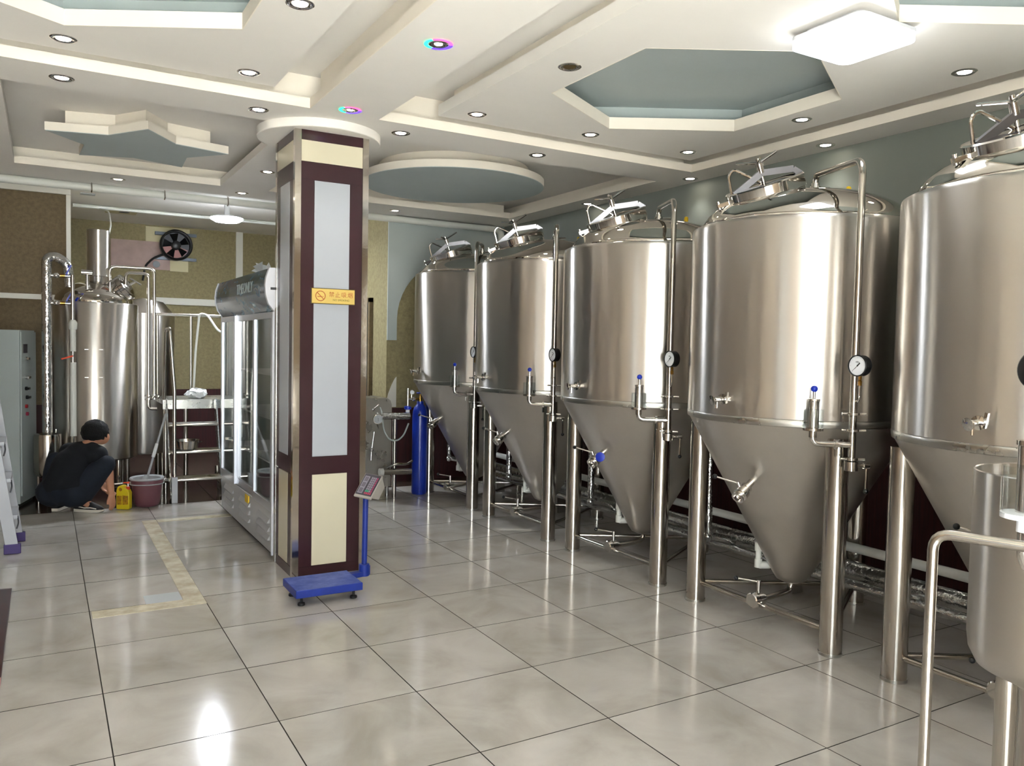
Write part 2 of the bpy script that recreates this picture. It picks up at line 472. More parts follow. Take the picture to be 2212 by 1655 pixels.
pts = [(3.165, 0.83), (3.165, 1.165), (3.145, 1.14), (3.11, 1.07), (3.075, 0.98), (3.06, 0.92), (3.075, 0.84), (3.08, 0.83)]
b = MB(); n = len(pts)
b.v = [(x, YB - 0.014, z) for x, z in pts] + [(x, YB, z) for x, z in pts]
b.f = [tuple(range(n))[::-1], tuple(range(n, 2 * n))] + [(i, (i + 1) % n, n + (i + 1) % n, n + i) for i in range(n)]
b.build('board_remnant', 'trim_white', wk, smooth=0)
war = struct('wall_alcove_right', MB().box(XA, XA + 0.15, YB + 0.15, YA, -0.01, 3.3), 'wallpaper')
MB().box(XA - 0.015, XA, YB + 0.6, YA, 0, 0.82).build('wainscot', 'maroon', war)
d1 = struct('dark_doorway', MB().box(XA - 0.03, XA, 5.03, 6.2, 0, 2.0), 'black_plastic')  # black panel painted as the dark inside of an open doorway
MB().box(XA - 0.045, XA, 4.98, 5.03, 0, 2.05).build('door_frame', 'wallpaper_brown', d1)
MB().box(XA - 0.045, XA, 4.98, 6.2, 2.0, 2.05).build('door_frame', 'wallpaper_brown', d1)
wab = struct('wall_alcove_back', MB().box(-0.1, XA + 0.15, YA, YA + 0.15, -0.01, 3.3), 'wallpaper')
MB().box(0.02, XA, YA - 0.02, YA, 0, 0.85).build('wainscot', 'maroon', wab)
MB().box(1.05, 2.4, YA - 0.03, YA, 2.0, 2.09).build('cable_trunking', 'trim_white', wab)
MB().box(2.13, 2.22, YA - 0.03, YA, 2.09, 3.05).build('cable_trunking', 'trim_white', wab)
MB().box(0.55, 1.43, YA - 0.02, YA, 2.46, 2.83).build('wood_board', 'pink_board', wab)
MB().box(0.97, 1.52, YA - 0.012, YA, 2.83, 3.03).build('plaster_patch', 'cream_board', wab)
MB().box(1.27, 1.50, YA - 0.024, YA, 2.45, 2.60).build('plaster_patch', 'cream_board', wab)
MB().cyl((1.1, YA - 0.026, 2.53), (1.1, YA, 2.53), 0.045).build('cable_hole', 'black_plastic', wab)
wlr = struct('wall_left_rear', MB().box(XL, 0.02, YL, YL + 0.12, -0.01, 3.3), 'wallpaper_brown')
MB().box(XL, 0.03, YL - 0.03, YL, 2.955, 3.05).build('crown_moulding', 'trim_white', wlr)
MB().box(-0.01, 0.03, YL - 0.012, YL, 0.0, 2.955).build('corner_trim', 'trim_white', wlr)
MB().box(XL, -0.05, YL - 0.025, YL, 1.90, 1.95).build('cable_trunking', 'trim_white', wlr)
MB().box(XL, -0.05, YL - 0.02, YL, 0, 0.85).build('wainscot', 'maroon', wlr)
struct('wall_alcove_left', MB().box(-0.1, 0.02, YL + 0.12, YA, -0.01, 3.3), 'wallpaper')
struct('wall_left', MB().box(XL - 0.15, XL, YF, YL + 0.12, -0.01, 3.3), 'wall_warm')
b = MB().box(XL - 0.15, -1.6, YF - 0.15, YF, -0.01, 3.3).box(0.9, XR + 0.15, YF - 0.15, YF, -0.01, 3.3).box(-1.6, 0.9, YF - 0.15, YF, 2.75, 3.3).box(-1.6, 0.9, YF - 0.15, YF, 0, 0.1)
struct('wall_front', b, 'wall_warm')
wl = bpy.data.objects['wall_left']
for y in (-4.9, -4.0, -2.6, -0.9, 0.6, 2.2): MB().box(XL, XL + 0.06, y - 0.13, y + 0.13, 0, 3.1).build('added_pilaster', 'left_wall_brown', wl, smooth=0)  # unseen pilasters, added to put dark stripes in the tank reflections
MB().box(XL, XL + 0.02, -3.9, -2.8, 0.3, 2.4).build('added_wall_panel', 'column_white', wl, smooth=0)  # unseen pale panel, added for a light band in the tank reflections
MB().box(XL, XL + 0.02, YF, YL, 0, 0.12).build('skirting', 'left_wall_brown', wl, smooth=0)
w1 = struct('window_1', MB().box(-1.6, 0.9, YF - 0.1, YF - 0.04, 0.1, 0.16).box(-1.6, 0.9, YF - 0.1, YF - 0.04, 2.69, 2.75).box(-1.6, -1.54, YF - 0.1, YF - 0.04, 0.16, 2.69).box(0.84, 0.9, YF - 0.1, YF - 0.04, 0.16, 2.69).box(-0.8, -0.74, YF - 0.1, YF - 0.04, 0.16, 2.69).box(0.02, 0.08, YF - 0.1, YF - 0.04, 0.16, 2.69), 'alu_frame')
for x0, x1 in ((-1.54, -0.8), (-0.74, 0.02), (0.08, 0.84)):
    MB().box(x0, x1, YF - 0.075, YF - 0.067, 0.16, 2.69).build('pane', 'pane', w1)
struct('pavement', MB().box(-14, 14, -26, YF - 0.15, -0.2, -0.09), 'concrete')

# ceiling: upper slab with hexagonal openings, dropped panels, beams, hanging ornaments
HEX = [(3.07, -0.235), (3.07, -2.35), (-0.12, -0.225), (-0.12, -2.34)]
def hexa(c, r): return [(c[0] + r * math.sin(k * PI / 3), c[1] + r * math.cos(k * PI / 3)) for k in range(6)]
cb = MB()
SPL = -1.2925; SPL2 = -3.4
cb.slab_hole(1.4, XR, SPL, 1.2, hexa(HEX[0], 1.04), ZR, ZR + 0.15)
cb.slab_hole(1.4, XR, SPL2, SPL, hexa(HEX[1], 1.04), ZR, ZR + 0.15)
cb.slab_hole(XL, 1.4, SPL, 1.2, hexa(HEX[2], 1.04), ZR, ZR + 0.15)
cb.slab_hole(XL, 1.4, SPL2, SPL, hexa(HEX[3], 1.04), ZR, ZR + 0.15)
cb.box(XL, XR, YF, SPL2, ZR, ZR + 0.15).box(XL, XR, 1.2, YB, ZQ, ZR + 0.15)
cb.box(XL, XA, YB, YA, ZA, ZA + 0.2)
ceiling = struct('ceiling', cb, 'ceiling_white', smooth=0)
for c in HEX:
    h0 = hexa(c, 1.03); h1 = hexa(c, 1.05)
    b = MB()
    for k in range(6):
        p, q, P_, Q_ = h0[k], h0[(k + 1) % 6], h1[k], h1[(k + 1) % 6]
        b.add([(p[0], p[1], ZP + 0.075), (q[0], q[1], ZP + 0.075), (Q_[0], Q_[1], ZP + 0.075), (P_[0], P_[1], ZP + 0.075), (p[0], p[1], 3.19), (q[0], q[1], 3.19), (Q_[0], Q_[1], 3.19), (P_[0], P_[1], 3.19)],
              [(0, 1, 2, 3), (7, 6, 5, 4), (0, 4, 5, 1), (2, 6, 7, 3)])
    b.prism(h1, 3.19, 3.36)
    b.build('hexagon_cove', 'ceiling_blue', ceiling, smooth=0)
def panel(x0, x1, y0, y1, c):
    o = MB().slab_hole(x0, x1, y0, y1, hexa(c, 0.845), ZP, ZP + 0.07).build('dropped_panel', 'ceiling_white', ceiling, smooth=0)
    b = MB()
    p = hexa(c, 0.845)
    for k in range(6):                                    # cream lip round the opening
        a_, b_ = Vector((p[k][0], p[k][1])), Vector((p[(k + 1) % 6][0], p[(k + 1) % 6][1]))
        d = (Vector(c) - (a_ + b_) / 2).normalized() * 0.006
        b.add([(a_.x, a_.y, ZP - 0.001), (b_.x, b_.y, ZP - 0.001), (b_.x, b_.y, ZP + 0.075), (a_.x, a_.y, ZP + 0.075), (a_.x + d.x, a_.y + d.y, ZP - 0.001), (b_.x + d.x, b_.y + d.y, ZP - 0.001), (b_.x + d.x, b_.y + d.y, ZP + 0.075), (a_.x + d.x, a_.y + d.y, ZP + 0.075)],
              [(4, 5, 6, 7), (0, 1, 5, 4), (2, 3, 7, 6), (3, 2, 1, 0)])
    b.build('lip', 'ceiling_cream', o, smooth=0)
    return o
panel(1.99, 4.14, SPL, 0.985, HEX[0]); panel(1.99, 4.14, SPL2, SPL, HEX[1])
panel(XL + 0.1, 0.95, SPL, 0.985, HEX[2]); panel(XL + 0.1, 0.95, SPL2, SPL, HEX[3])
for x0, x1 in ((1.99, 4.14), (XL + 0.1, 0.95)):
    MB().box(x0, x1, YF + 0.1, SPL2, ZP, ZP + 0.07).build('dropped_panel', 'ceiling_white', ceiling, smooth=0)
b = MB()                                                  # hangers above the panels, set back from their rims
for x0, x1 in ((2.2, 3.95), (XL + 0.3, 0.75)):
    for c in (HEX[0], HEX[1]) if x0 > 1 else (HEX[2], HEX[3]):
        pass
b.box(2.06, 2.09, YF + 0.2, 0.9, ZP + 0.07, ZR).box(4.05, 4.08, YF + 0.2, 0.9, ZP + 0.07, ZR).box(2.09, 4.05, 0.87, 0.9, ZP + 0.07, ZR)
b.box(0.84, 0.87, YF + 0.2, 0.9, ZP + 0.07, ZR).box(XL + 0.2, 0.84, 0.87, 0.9, ZP + 0.07, ZR)
b.build('panel_hanger', 'ceiling_cream', ceiling, smooth=0)
def beam(name, x0, x1, y0, y1, i):                        # flat plate and narrower core; i = inset west, east, south, north
    o = MB().box(x0, x1, y0, y1, ZS, ZS + 0.06).build(name, 'ceiling_white', ceiling, smooth=0)
    MB().box(x0 + i[0], x1 - i[1], y0 + i[2], y1 - i[3], ZS + 0.06, ZR).build('beam_core', 'ceiling_cream', o, smooth=0)
    return o
def fascia(o, x0, x1, y0, y1): MB().box(x0, x1, y0, y1, ZS, ZS + 0.06).build('fascia', 'ceiling_cream', o, smooth=0)
cb_ = beam('cross_beam', XL, 4.22, 1.05, 1.47, (0, 0, 0.09, 0.14))
fascia(cb_, XL, 1.18, 1.044, 1.05); fascia(cb_, 1.61, 4.22, 1.044, 1.05)
sr = beam('right_soffit', 4.22, XR, YF, YB, (0.14, 0, 0, 0))
fascia(sr, 4.214, 4.22, YF, 1.044); fascia(sr, 4.214, 4.22, 1.47, 3.914)
sb = beam('rear_soffit', XL, 4.22, 3.92, YB, (0, 0, 0.14, 0))
fascia(sb, -0.41, 1.18, 3.914, 3.92); fascia(sb, 1.61, 4.22, 3.914, 3.92)
lf = beam('long_beam', 1.18, 1.61, YF, 1.05, (0.06, 0.09, 0, 0))
fascia(lf, 1.174, 1.18, YF, 1.044)
beam('long_beam', 1.18, 1.61, 1.47, 3.92, (0.14, 0.14, 0, 0))
ls = beam('left_soffit', XL, -0.41, 1.47, 3.92, (0, 0.09, 0, 0))
MB().rev((1.4, 1.6, ZS - 0.055), (0, 0, 1), [(0.40, 0), (0.405, 0.004), (0.405, 0.055)], 64).build('column_cap', 'ceiling_white', ceiling)
def star(c, R, r): return [(c[0] + (R if k % 2 == 0 else r) * math.sin(k * PI / 5), c[1] - (R if k % 2 == 0 else r) * math.cos(k * PI / 5)) for k in range(10)]
sc = (0.40, 2.78)
s0 = MB().prism(star(sc, 0.63, 0.37), ZS + 0.004, ZS + 0.06).build('star_ornament', 'ceiling_cream', ceiling, smooth=0)
MB().prism(star(sc, 0.627, 0.368), ZS, ZS + 0.005).build('star_face', 'ceiling_blue', s0, smooth=0)
MB().prism(star(sc, 0.50, 0.29), ZS + 0.06, ZQ).build('star_layer', 'ceiling_cream', s0, smooth=0)
oc = (2.94, 2.70)
o0 = MB().rev((oc[0], oc[1], ZS + 0.004), (0, 0, 1), [(0.80, 0), (0.80, 0.06)], 96).build('round_ornament', 'ceiling_cream', ceiling)
MB().rev((oc[0], oc[1], ZS), (0, 0, 1), [(0.797, 0), (0.797, 0.005)], 96).build('round_face', 'ceiling_blue', o0)
MB().rev((oc[0], oc[1], ZS + 0.06), (0, 0, 1), [(0.66, 0), (0.66, ZQ - ZS - 0.06)], 96).build('round_layer', 'ceiling_cream', o0)
for x, y in ((0.62, 5.35), (0.60, 6.95)):                 # cut-outs patched with board in the recess ceiling
    o = MB().box(x - 0.17, x + 0.17, y - 0.17, y + 0.17, ZA - 0.012, ZA).build('ceiling_patch', 'pink_board' if y < 6 else 'cream_board', ceiling, smooth=0)
    MB().cyl((x + 0.03, y, ZA - 0.014), (x + 0.03, y, ZA - 0.001), 0.06).build('patch_hole', 'ink_red' if y < 6 else 'dark_grey', o)
for x, y in ((1.35, 5.5), (1.95, 6.9), (0.2, 5.9)):
    MB().box(x - 0.07, x + 0.07, y - 0.05, y + 0.05, ZA - 0.01, ZA).build('vent_slot', 'grey_plastic', ceiling, smooth=0)

# pipes under the ceiling
b = MB().tube([(XL, 4.47, 2.885), (4.42, 4.47, 2.885), (4.42, 4.47, 0.9)], 0.036, 14, 0.09)
o = b.build('ceiling_pipe', 'pvc_white'); tag(o, 'long white plastic pipe running below the rear soffit', 'pipe')
for x in (0.17, 0.78, 1.35):
    MB().tube([(x, 4.47, 2.93), (x, 4.44, 2.92), (x, 4.43, 2.86), (x, 4.47, 2.845)], 0.006, 6).build('pipe_clip', 'steel', o)
b = MB().tube([(0.08, 6.6, 3.02), (2.9, 6.6, 3.02)], 0.022, 12)
o = b.build('small_ceiling_pipe', 'pvc_white'); tag(o, 'thin white pipe on the recess ceiling above the kettle', 'pipe')
b = MB().tube([(0.35, 6.6, 3.0), (0.42, 6.2, 2.93), (0.42, 5.9, 2.75), (0.36, 5.4, 2.55), (0.33, 5.12, 2.4)], 0.009, 8, 0.1)
tag(b.build('drop_cable', 'pvc_white'), 'thin white cable hanging from the ceiling pipe beside the chimney', 'cable')

# ---------------------------------------------------------------- lamps
def downlight(x, y, z, label, power=3.0, lit=True, r=0.045, tilt=0.0):
    t = thing('downlight', label, 'downlight', (x, y, z), 'recessed ceiling downlights')
    MB().rev((x, y, z), (0, 0, -1), [(r + 0.016, -0.001), (r + 0.017, 0.003), (r + 0.009, 0.007), (r, 0.006), (r - 0.011, 0.001)], 24, cap0=False, cap1=False).build('bezel', 'chrome', t)
    MB().rev((x, y, z), (0, 0, -1), [(r - 0.011, 0.0005), (r - 0.011, 0.003)], 20).build('lens', 'lamp_warm' if lit else 'gold_dark', t)
    if lit:
        l = bpy.data.lights.new('spot', 'SPOT'); l.energy = power; l.spot_size = math.radians(95); l.spot_blend = 0.7; l.shadow_soft_size = 0.04; l.color = (1, 0.95, 0.88)
        o = bpy.data.objects.new('lamp_light', l); COL.objects.link(o); o.parent = t; o.location = (0, 0, -0.02)
    return t
DL = [(-0.12, 0.81, ZP, 'recessed downlight in front left panel, further from the brown column'),
      (0.767, 0.81, ZP, 'recessed downlight at far right corner of the front left ceiling panel'),
      (0.76, -0.24, ZP, 'recessed downlight at the top edge, beside the long beam, left'),
      (2.18, 0.81, ZP, 'recessed downlight at near left corner of the hexagon panel by the beam'),
      (3.057, 0.80, ZP, 'recessed downlight behind the far tip of the hexagon recess'),
      (3.942, 0.79, ZP, 'recessed downlight in far right corner of the hexagon panel'),
      (3.944, -0.25, ZP, 'recessed downlight right of the hexagon recess, above the tanks'),
      (3.93, -1.30, ZP, 'recessed downlight right of the square LED lamp'),
      (-0.12, 1.25, ZS, 'recessed downlight in the cross beam, furthest left'),
      (0.92, 1.25, ZS, 'recessed downlight in the cross beam just left of the column'),
      (1.846, 1.26, ZS, 'recessed downlight in the cross beam just right of the column'),
      (2.915, 1.26, ZS, 'recessed downlight in the cross beam above the round ornament'),
      (4.37, 1.23, ZS, 'recessed downlight in the right soffit at the beam corner'),
      (4.36, -0.10, ZS, 'recessed downlight in the right soffit above the second nearest tank'),
      (4.37, 2.67, ZS, 'recessed downlight in the right soffit behind the middle tank'),
      (4.37, 4.16, ZS, 'recessed downlight in the right soffit at the far corner'),
      (2.989, 4.20, ZS, 'recessed downlight in the rear soffit, throwing a beam on pale wall'),
      (1.42, 4.16, ZS, 'recessed downlight in the rear soffit left of the column'),
      (0.362, 4.15, ZS, 'recessed downlight in the rear soffit below the star ornament'),
      (1.396, 3.04, ZS, 'recessed downlight in the long beam behind the column')]
for x, y, z, lb in DL: downlight(x, y, z, lb)
downlight(2.18, -0.235, ZP, 'unlit brown downlight beside the hexagon recess', lit=False)
for x, y, lb in ((1.386, -0.32, 'colour-ringed LED downlight in the long beam, nearer the camera'), (1.389, 0.94, 'colour-ringed LED downlight in the long beam in front of column')):
    t = downlight(x, y, ZS, lb, power=5, r=0.03)
    t['group'] = 'colour-ringed downlights'
    for k, mm in enumerate(('lamp_ring_green', 'lamp_ring_blue', 'lamp_ring_pink')):
        b = MB(); a0 = math.radians((100, -20, 220)[k]); nseg = 8; vs = []
        for q in range(nseg + 1):
            a = a0 + q / nseg * math.radians(116)
            for rr, zz in ((0.05, -0.004), (0.068, -0.004)): vs.append((x + rr * math.cos(a), y + rr * math.sin(a), ZS + zz))
        b.add(vs, [(2 * q, 2 * q + 1, 2 * q + 3, 2 * q + 2) for q in range(nseg)])
        b.build('colour_ring', mm, t)
# square surface LED lamp
lx0, lx1, ly0, ly1 = 2.76, 3.16, -1.56, -1.165
def rrect(x0, x1, y0, y1, r, n=6):
    out = []
    for cx, cy, a0 in ((x1 - r, y1 - r, 0), (x0 + r, y1 - r, 90), (x0 + r, y0 + r, 180), (x1 - r, y0 + r, 270)):
        for k in range(n + 1):
            a = math.radians(a0 + 90 * k / n); out.append((cx + r * math.cos(a), cy + r * math.sin(a)))
    return out
t = thing('ceiling_lamp', 'big square white LED ceiling lamp above the nearest tanks', 'ceiling lamp', ((lx0 + lx1) / 2, (ly0 + ly1) / 2, ZP))
MB().prism(rrect(lx0 + 0.05, lx1 - 0.05, ly0 + 0.05, ly1 - 0.05, 0.03), ZP - 0.03, ZP).build('base', 'white_plastic', t)
MB().prism(rrect(lx0, lx1, ly0, ly1, 0.05), ZP - 0.045, ZP - 0.03).build('frame', 'white_plastic', t)
MB().prism(rrect(lx0 + 0.002, lx1 - 0.002, ly0 + 0.002, ly1 - 0.002, 0.05), ZP - 0.08, ZP - 0.045).build('diffuser', 'lamp_led', t)
# round lamp in the brewing recess
t = thing('hanging_lamp', 'round glaring white LED lamp below the recess ceiling', 'ceiling lamp', (1.50, 5.3, 3.05))
MB().cyl((1.50, 5.3, 2.84), (1.50, 5.3, 3.05), 0.03).build('stem', 'white_plastic', t)
MB().rev((1.50, 5.3, 2.80), (0, 0, 1), [(0.05, 0.0), (0.12, 0.005), (0.165, 0.03), (0.165, 0.045)], 32).build('diffuser', 'lamp_cold', t)
MB().rev((1.50, 5.3, 2.845), (0, 0, 1), [(0.166, 0), (0.12, 0.02), (0.04, 0.03)], 32).build('housing', 'white_plastic', t)
# ================================================================ fermentation tanks
R_T = 0.615
def make_tank(label):
    t = thing('fermentation_tank', label, 'tank', (0, 0, 0), 'row of steel fermentation tanks')
    sh = MB().rev((0, 0, 0), (0, 0, 1), [(0.6, 1.187), (R_T, 1.190), (R_T, 1.5), (R_T, 1.9), (R_T, 2.195), (0.611, 2.212), (0.600, 2.218), (0.55, 2.222)], 96, cap0=False, cap1=False).build('shell', 'steel_shell', t, smooth=50)
    MB().rev((0, 0, 0), (0, 0, 1), [(0.606, 1.150), (0.613, 1.153), (0.6155, 1.165), (0.6165, 1.184), (0.613, 1.189)], 96, cap0=False, cap1=False).build('weld_band', 'steel_brushed', sh, smooth=50)
    MB().rev((0, 0, 0), (0, 0, 1), [(0.012, 0.205), (0.05, 0.208), (0.085, 0.225), (0.105, 0.255), (0.36, 0.715), (0.609, 1.160)], 96, cap1=False).build('cone', 'steel_cone', t, smooth=50)
    prof = [(0.560, 2.216), (0.562, 2.225), (0.558, 2.245), (0.535, 2.285), (0.49, 2.325), (0.42, 2.362), (0.33, 2.393), (0.22, 2.415), (0.11, 2.427), (0.001, 2.431)]
    MB().rev((0, 0, 0), (0, 0, 1), prof, 96, cap0=False, cap1=False).build('dome', 'steel_mirror', t, smooth=60)
    lp = [(-0.275, 0.49), (-0.275, -0.49), (0.565, 0.0)]
    for x, y in lp:
        lg = MB().cyl((x, y, 0.012), (x, y, 1.10), 0.0565, seg=32).build('leg', 'steel', t)
        MB().cyl((x, y, 0), (x, y, 0.014), 0.059, seg=32).build('foot', 'steel_brushed', lg)
    for k in range(3):
        a, b_ = Vector(lp[k] + (0.115,)), Vector(lp[(k + 1) % 3] + (0.115,)); d = (b_ - a).normalized()
        MB().cyl(a + d * 0.05, b_ - d * 0.05, 0.0145, seg=14).build('brace', 'steel', t)
    # manway on the aisle side of the dome
    n = Vector((-0.36, 0.03, 0.93)).normalized(); e1 = Vector((0.864, -0.503, 0)); e1 = (e1 - n * e1.dot(n)).normalized(); e2 = n.cross(e1)
    c = Vector((-0.265, 0.03, 2.365))
    mw = MB().rev(c, n, [(0.205, -0.07), (0.205, 0.02), (0.212, 0.024), (0.212, 0.085), (0.206, 0.092), (0.17, 0.092)], 48, cap0=False, cap1=False).build('manway', 'chrome', t)
    MB().rev(c, n, [(0.172, 0.072), (0.168, 0.085), (0.12, 0.093), (0.001, 0.098)], 40, cap0=False, cap1=False).build('lid', 'steel_mirror', mw)
    b = MB()
    p0, p1, p2 = c - e1 * 0.17 + n * 0.08, c + n * 0.15, c + e1 * 0.17 + n * 0.12
    b.bar(p0, p1, 0.03, 0.035, n); b.bar(p1, p2, 0.03, 0.035, n); b.bar(p2, c + e1 * 0.205 + n * 0.08, 0.03, 0.02, e2)
    b.build('clamp_arm', 'steel_dark', mw)
    b = MB().cyl(c + n * 0.09, c + n * 0.23, 0.012).cyl(c + n * 0.15, c + n * 0.20, 0.02)
    for k in range(3):
        a = 2 * PI * k / 3 + 0.35; d = e1 * math.cos(a) + e2 * math.sin(a)
        b.cyl(c + n * 0.205, c + n * 0.235 + d * 0.125, 0.0075, seg=8)
    b.build('hand_wheel', 'chrome', mw)
    q = c - e1 * 0.185 + e2 * 0.0
    MB().tube([q + n * 0.07, q + n * 0.19 + e1 * 0.01, q + n * 0.215 + e1 * 0.045, q + e1 * 0.10 + n * 0.165, q + e1 * 0.17 + n * 0.10], 0.008, 10, 0.03).build('lift_loop', 'chrome', mw)
    b = MB().bar(c - e1 * 0.20 + n * 0.05, c - e1 * 0.275 + n * 0.05, 0.035, 0.02, n).cyl(c - e1 * 0.265 + n * 0.03, c - e1 * 0.265 + n * 0.075, 0.011)
    b.build('hinge', 'chrome', mw)
    # venting pipe down the shell
    px, py = -0.335, -0.615
    top = Vector((0.02, -0.05, 2.425))
    pipe = MB().tube([top, top + Vector((0, 0, 0.095)), (px, py, 2.455), (px, py, 0.955)], 0.0172, 16, 0.075).build('vent_pipe', 'steel', t)
    MB().rev(top + Vector((0, 0, 0.02)), (0, 0, 1), [(0.03, 0), (0.03, 0.012), (0.022, 0.014), (0.022, 0.03)], 18).build('clamp', 'chrome', pipe)
    MB().tube([top + Vector((0.03, 0, 0.025)), top + Vector((0.09, -0.02, 0.03))], 0.007, 8).build('clamp', 'chrome', pipe)
    for z in (1.235, 1.155, 1.015):
        b = MB().rev((px, py, z - 0.009), (0, 0, 1), [(0.0172, 0), (0.027, 0.003), (0.027, 0.015), (0.0172, 0.018)], 18)
        b.cyl((px + 0.020, py - 0.020, z), (px + 0.046, py - 0.04, z), 0.0065, seg=10).cyl((px - 0.02, py + 0.02, z), (px - 0.038, py + 0.033, z), 0.007, seg=10)
        b.build('clamp', 'chrome', pipe)
    b = MB().rev((px, py, 0.955), (0, 0, 1), [(0.020, 0), (0.031, 0.004), (0.031, 0.048), (0.020, 0.052)], 24).cyl((px, py, 0.982), (px + 0.075, py - 0.035, 0.982), 0.011)
    b.cyl((px + 0.055, py - 0.026, 0.982), (px + 0.082, py - 0.038, 0.982), 0.014)
    b.build('valve_body', 'chrome', pipe)
    hx, hy = px + 0.072, py - 0.034
    MB().cyl((hx, hy, 0.972), (hx, hy, 0.865), 0.0055, seg=8).build('valve_lever', 'chrome', pipe)
    MB().ball((hx, hy, 0.857), 0.0125).build('lever_knob', 'black_plastic', pipe)
    # pressure gauge on a curled stem
    gx, gy, gz = px - 0.035, py - 0.045, 1.470
    gg = MB().rev((gx + 0.036, gy, gz), (-1, 0, 0), [(0.046, 0), (0.050, 0.004), (0.050, 0.036), (0.0515, 0.038), (0.0515, 0.047), (0.047, 0.050), (0.0455, 0.047), (0.0455, 0.044)], 40, cap1=False).build('pressure_gauge', 'black_plastic', t)
    MB().rev((gx, gy, gz), (-1, 0, 0), [(0.0455, 0.004), (0.0455, 0.0075)], 40).build('dial', 'dial_white', gg)
    f = gx - 0.0082
    b = MB().bar((f, gy + 0.016, gz - 0.016), (f, gy - 0.003, gz + 0.003), 0.002, 0.0008, (1, 0, 0)).bar((f, gy + 0.028, gz - 0.025), (f, gy + 0.012, gz - 0.012), 0.0013, 0.0008, (1, 0, 0)).bar((f, gy - 0.002, gz + 0.002), (f, gy - 0.013, gz + 0.013), 0.0055, 0.0008, (1, 0, 0))
    b.rev((f + 0.0005, gy, gz), (-1, 0, 0), [(0.004, 0), (0.004, 0.001)], 12)
    b.build('needle', 'black_plastic', gg)
    b = MB()
    for k in range(25):
        a = math.radians(225 - k * 270 / 24); r1 = 0.041; r2 = 0.0365 if k % 4 == 0 else 0.039
        y_, z_ = -math.cos(a), math.sin(a)
        b.bar((f + 0.0004, gy + r1 * y_, gz + r1 * z_), (f + 0.0004, gy + r2 * y_, gz + r2 * z_), 0.0009, 0.0004, (1, 0, 0))
    b.build('dial_ticks', 'dark_grey', gg)
    text_mesh('MPa', 0.011, 'dial_lettering', 'dark_grey', gg, (f, gy, gz + 0.017), (0, -1, 0), (0, 0, 1), thick=0.0002)
    sx = gx + 0.015
    MB().tube([(px, py, 1.30), (px - 0.012, py - 0.03, 1.295), (sx, gy, 1.315), (sx, gy, 1.42)], 0.0055, 8, 0.025).build('gauge_stem', 'chrome', gg)
    MB().rev((sx, gy, 1.375), (0, 0, 1), [(0.010, 0), (0.010, 0.022), (0.007, 0.024), (0.0085, 0.03), (0.0085, 0.047)], 6).build('gauge_nut', 'brass', gg)
    # relief valve with glass cup
    d = Vector((-0.80, 0.60, 0)); tee = Vector((px, py, 1.085)); q = tee + d * 0.185
    rv = MB().tube([tee, q, q + Vector((0, 0, 0.075))], 0.0155, 14, 0.055).build('relief_valve', 'chrome', t)
    m_ = tee + d * 0.075
    MB().rev(m_ - d * 0.009, d, [(0.0155, 0), (0.026, 0.003), (0.026, 0.015), (0.0155, 0.018)], 18).bar(m_ + Vector((0, 0, -0.022)), m_ + Vector((0, 0, -0.06)), 0.014, 0.01, (1, 0, 0)).build('clamp', 'chrome', rv)
    z0 = 1.165
    MB().rev((q.x, q.y, z0 - 0.02), (0, 0, 1), [(0.019, -0.03), (0.019, 0.0), (0.049, 0.004), (0.049, 0.016), (0.026, 0.018), (0.026, 0.022)], 28).build('cup_base', 'steel', rv)
    MB().rev((q.x, q.y, z0), (0, 0, 1), [(0.049, -0.002), (0.049, 0.088), (0.045, 0.088), (0.045, 0.0)], 32, cap0=False, cap1=False).build('glass_cup', 'cup_glass', rv)
    MB().rev((q.x, q.y, z0), (0, 0, 1), [(0.026, 0), (0.026, 0.125), (0.029, 0.127), (0.029, 0.138), (0.01, 0.14), (0.007, 0.142), (0.007, 0.175)], 24).build('valve_stem', 'chrome', rv)
    MB().ball((q.x, q.y, z0 + 0.187), 0.0165).build('knob', 'blue_plastic', rv)
    # sample tap on the shell
    a = math.radians(186); d = Vector((math.cos(a), math.sin(a), 0)); s_ = d * R_T + Vector((0, 0, 1.275))
    tp = MB().rev(s_ - d * 0.01, d, [(0.022, 0), (0.014, 0.02), (0.014, 0.045), (0.028, 0.047), (0.028, 0.062), (0.013, 0.065), (0.013, 0.12)], 20).build('sample_tap', 'chrome', t)
    MB().cyl(s_ + d * 0.095, s_ + d * 0.095 + Vector((0, 0, -0.045)), 0.0065, seg=10).build('spout', 'chrome', tp)
    MB().rev(s_ + d * 0.11, (d + Vector((0, 0.35, -0.25))).normalized(), [(0.008, 0), (0.024, 0.012), (0.026, 0.016), (0.012, 0.018)], 18).build('paddle_handle', 'chrome', tp)
    MB().bar(s_ + d * 0.044 + Vector((0, -0.02, -0.02)), s_ + d * 0.044 + Vector((0, -0.03, 0.04)), 0.014, 0.012).build('clamp_nut', 'chrome', tp)
    # racking valve on the cone
    a = math.radians(188); d = Vector((math.cos(a) * 0.84, math.sin(a) * 0.84, -0.54)); zc = 0.83; rc = 0.36 + (zc - 0.715) / 0.445 * 0.249
    s_ = Vector((math.cos(a) * (rc - 0.02), math.sin(a) * (rc - 0.02), zc))
    rk = MB().rev(s_, d, [(0.019, 0), (0.019, 0.06), (0.031, 0.062), (0.031, 0.08), (0.027, 0.082), (0.027, 0.095), (0.038, 0.098), (0.038, 0.130), (0.029, 0.133), (0.034, 0.150), (0.034, 0.158), (0.024, 0.158), (0.022, 0.14)], 28).build('racking_valve', 'chrome', t)
    h0 = s_ + d * 0.113; hu = Vector((-0.25, 0.25, 0.93)).normalized()
    MB().cyl(h0, h0 + hu * 0.062, 0.0105).build('valve_neck', 'chrome', rk)
    h1 = h0 + hu * 0.055; hd = Vector((-0.62, 0.75, 0.22)).normalized()
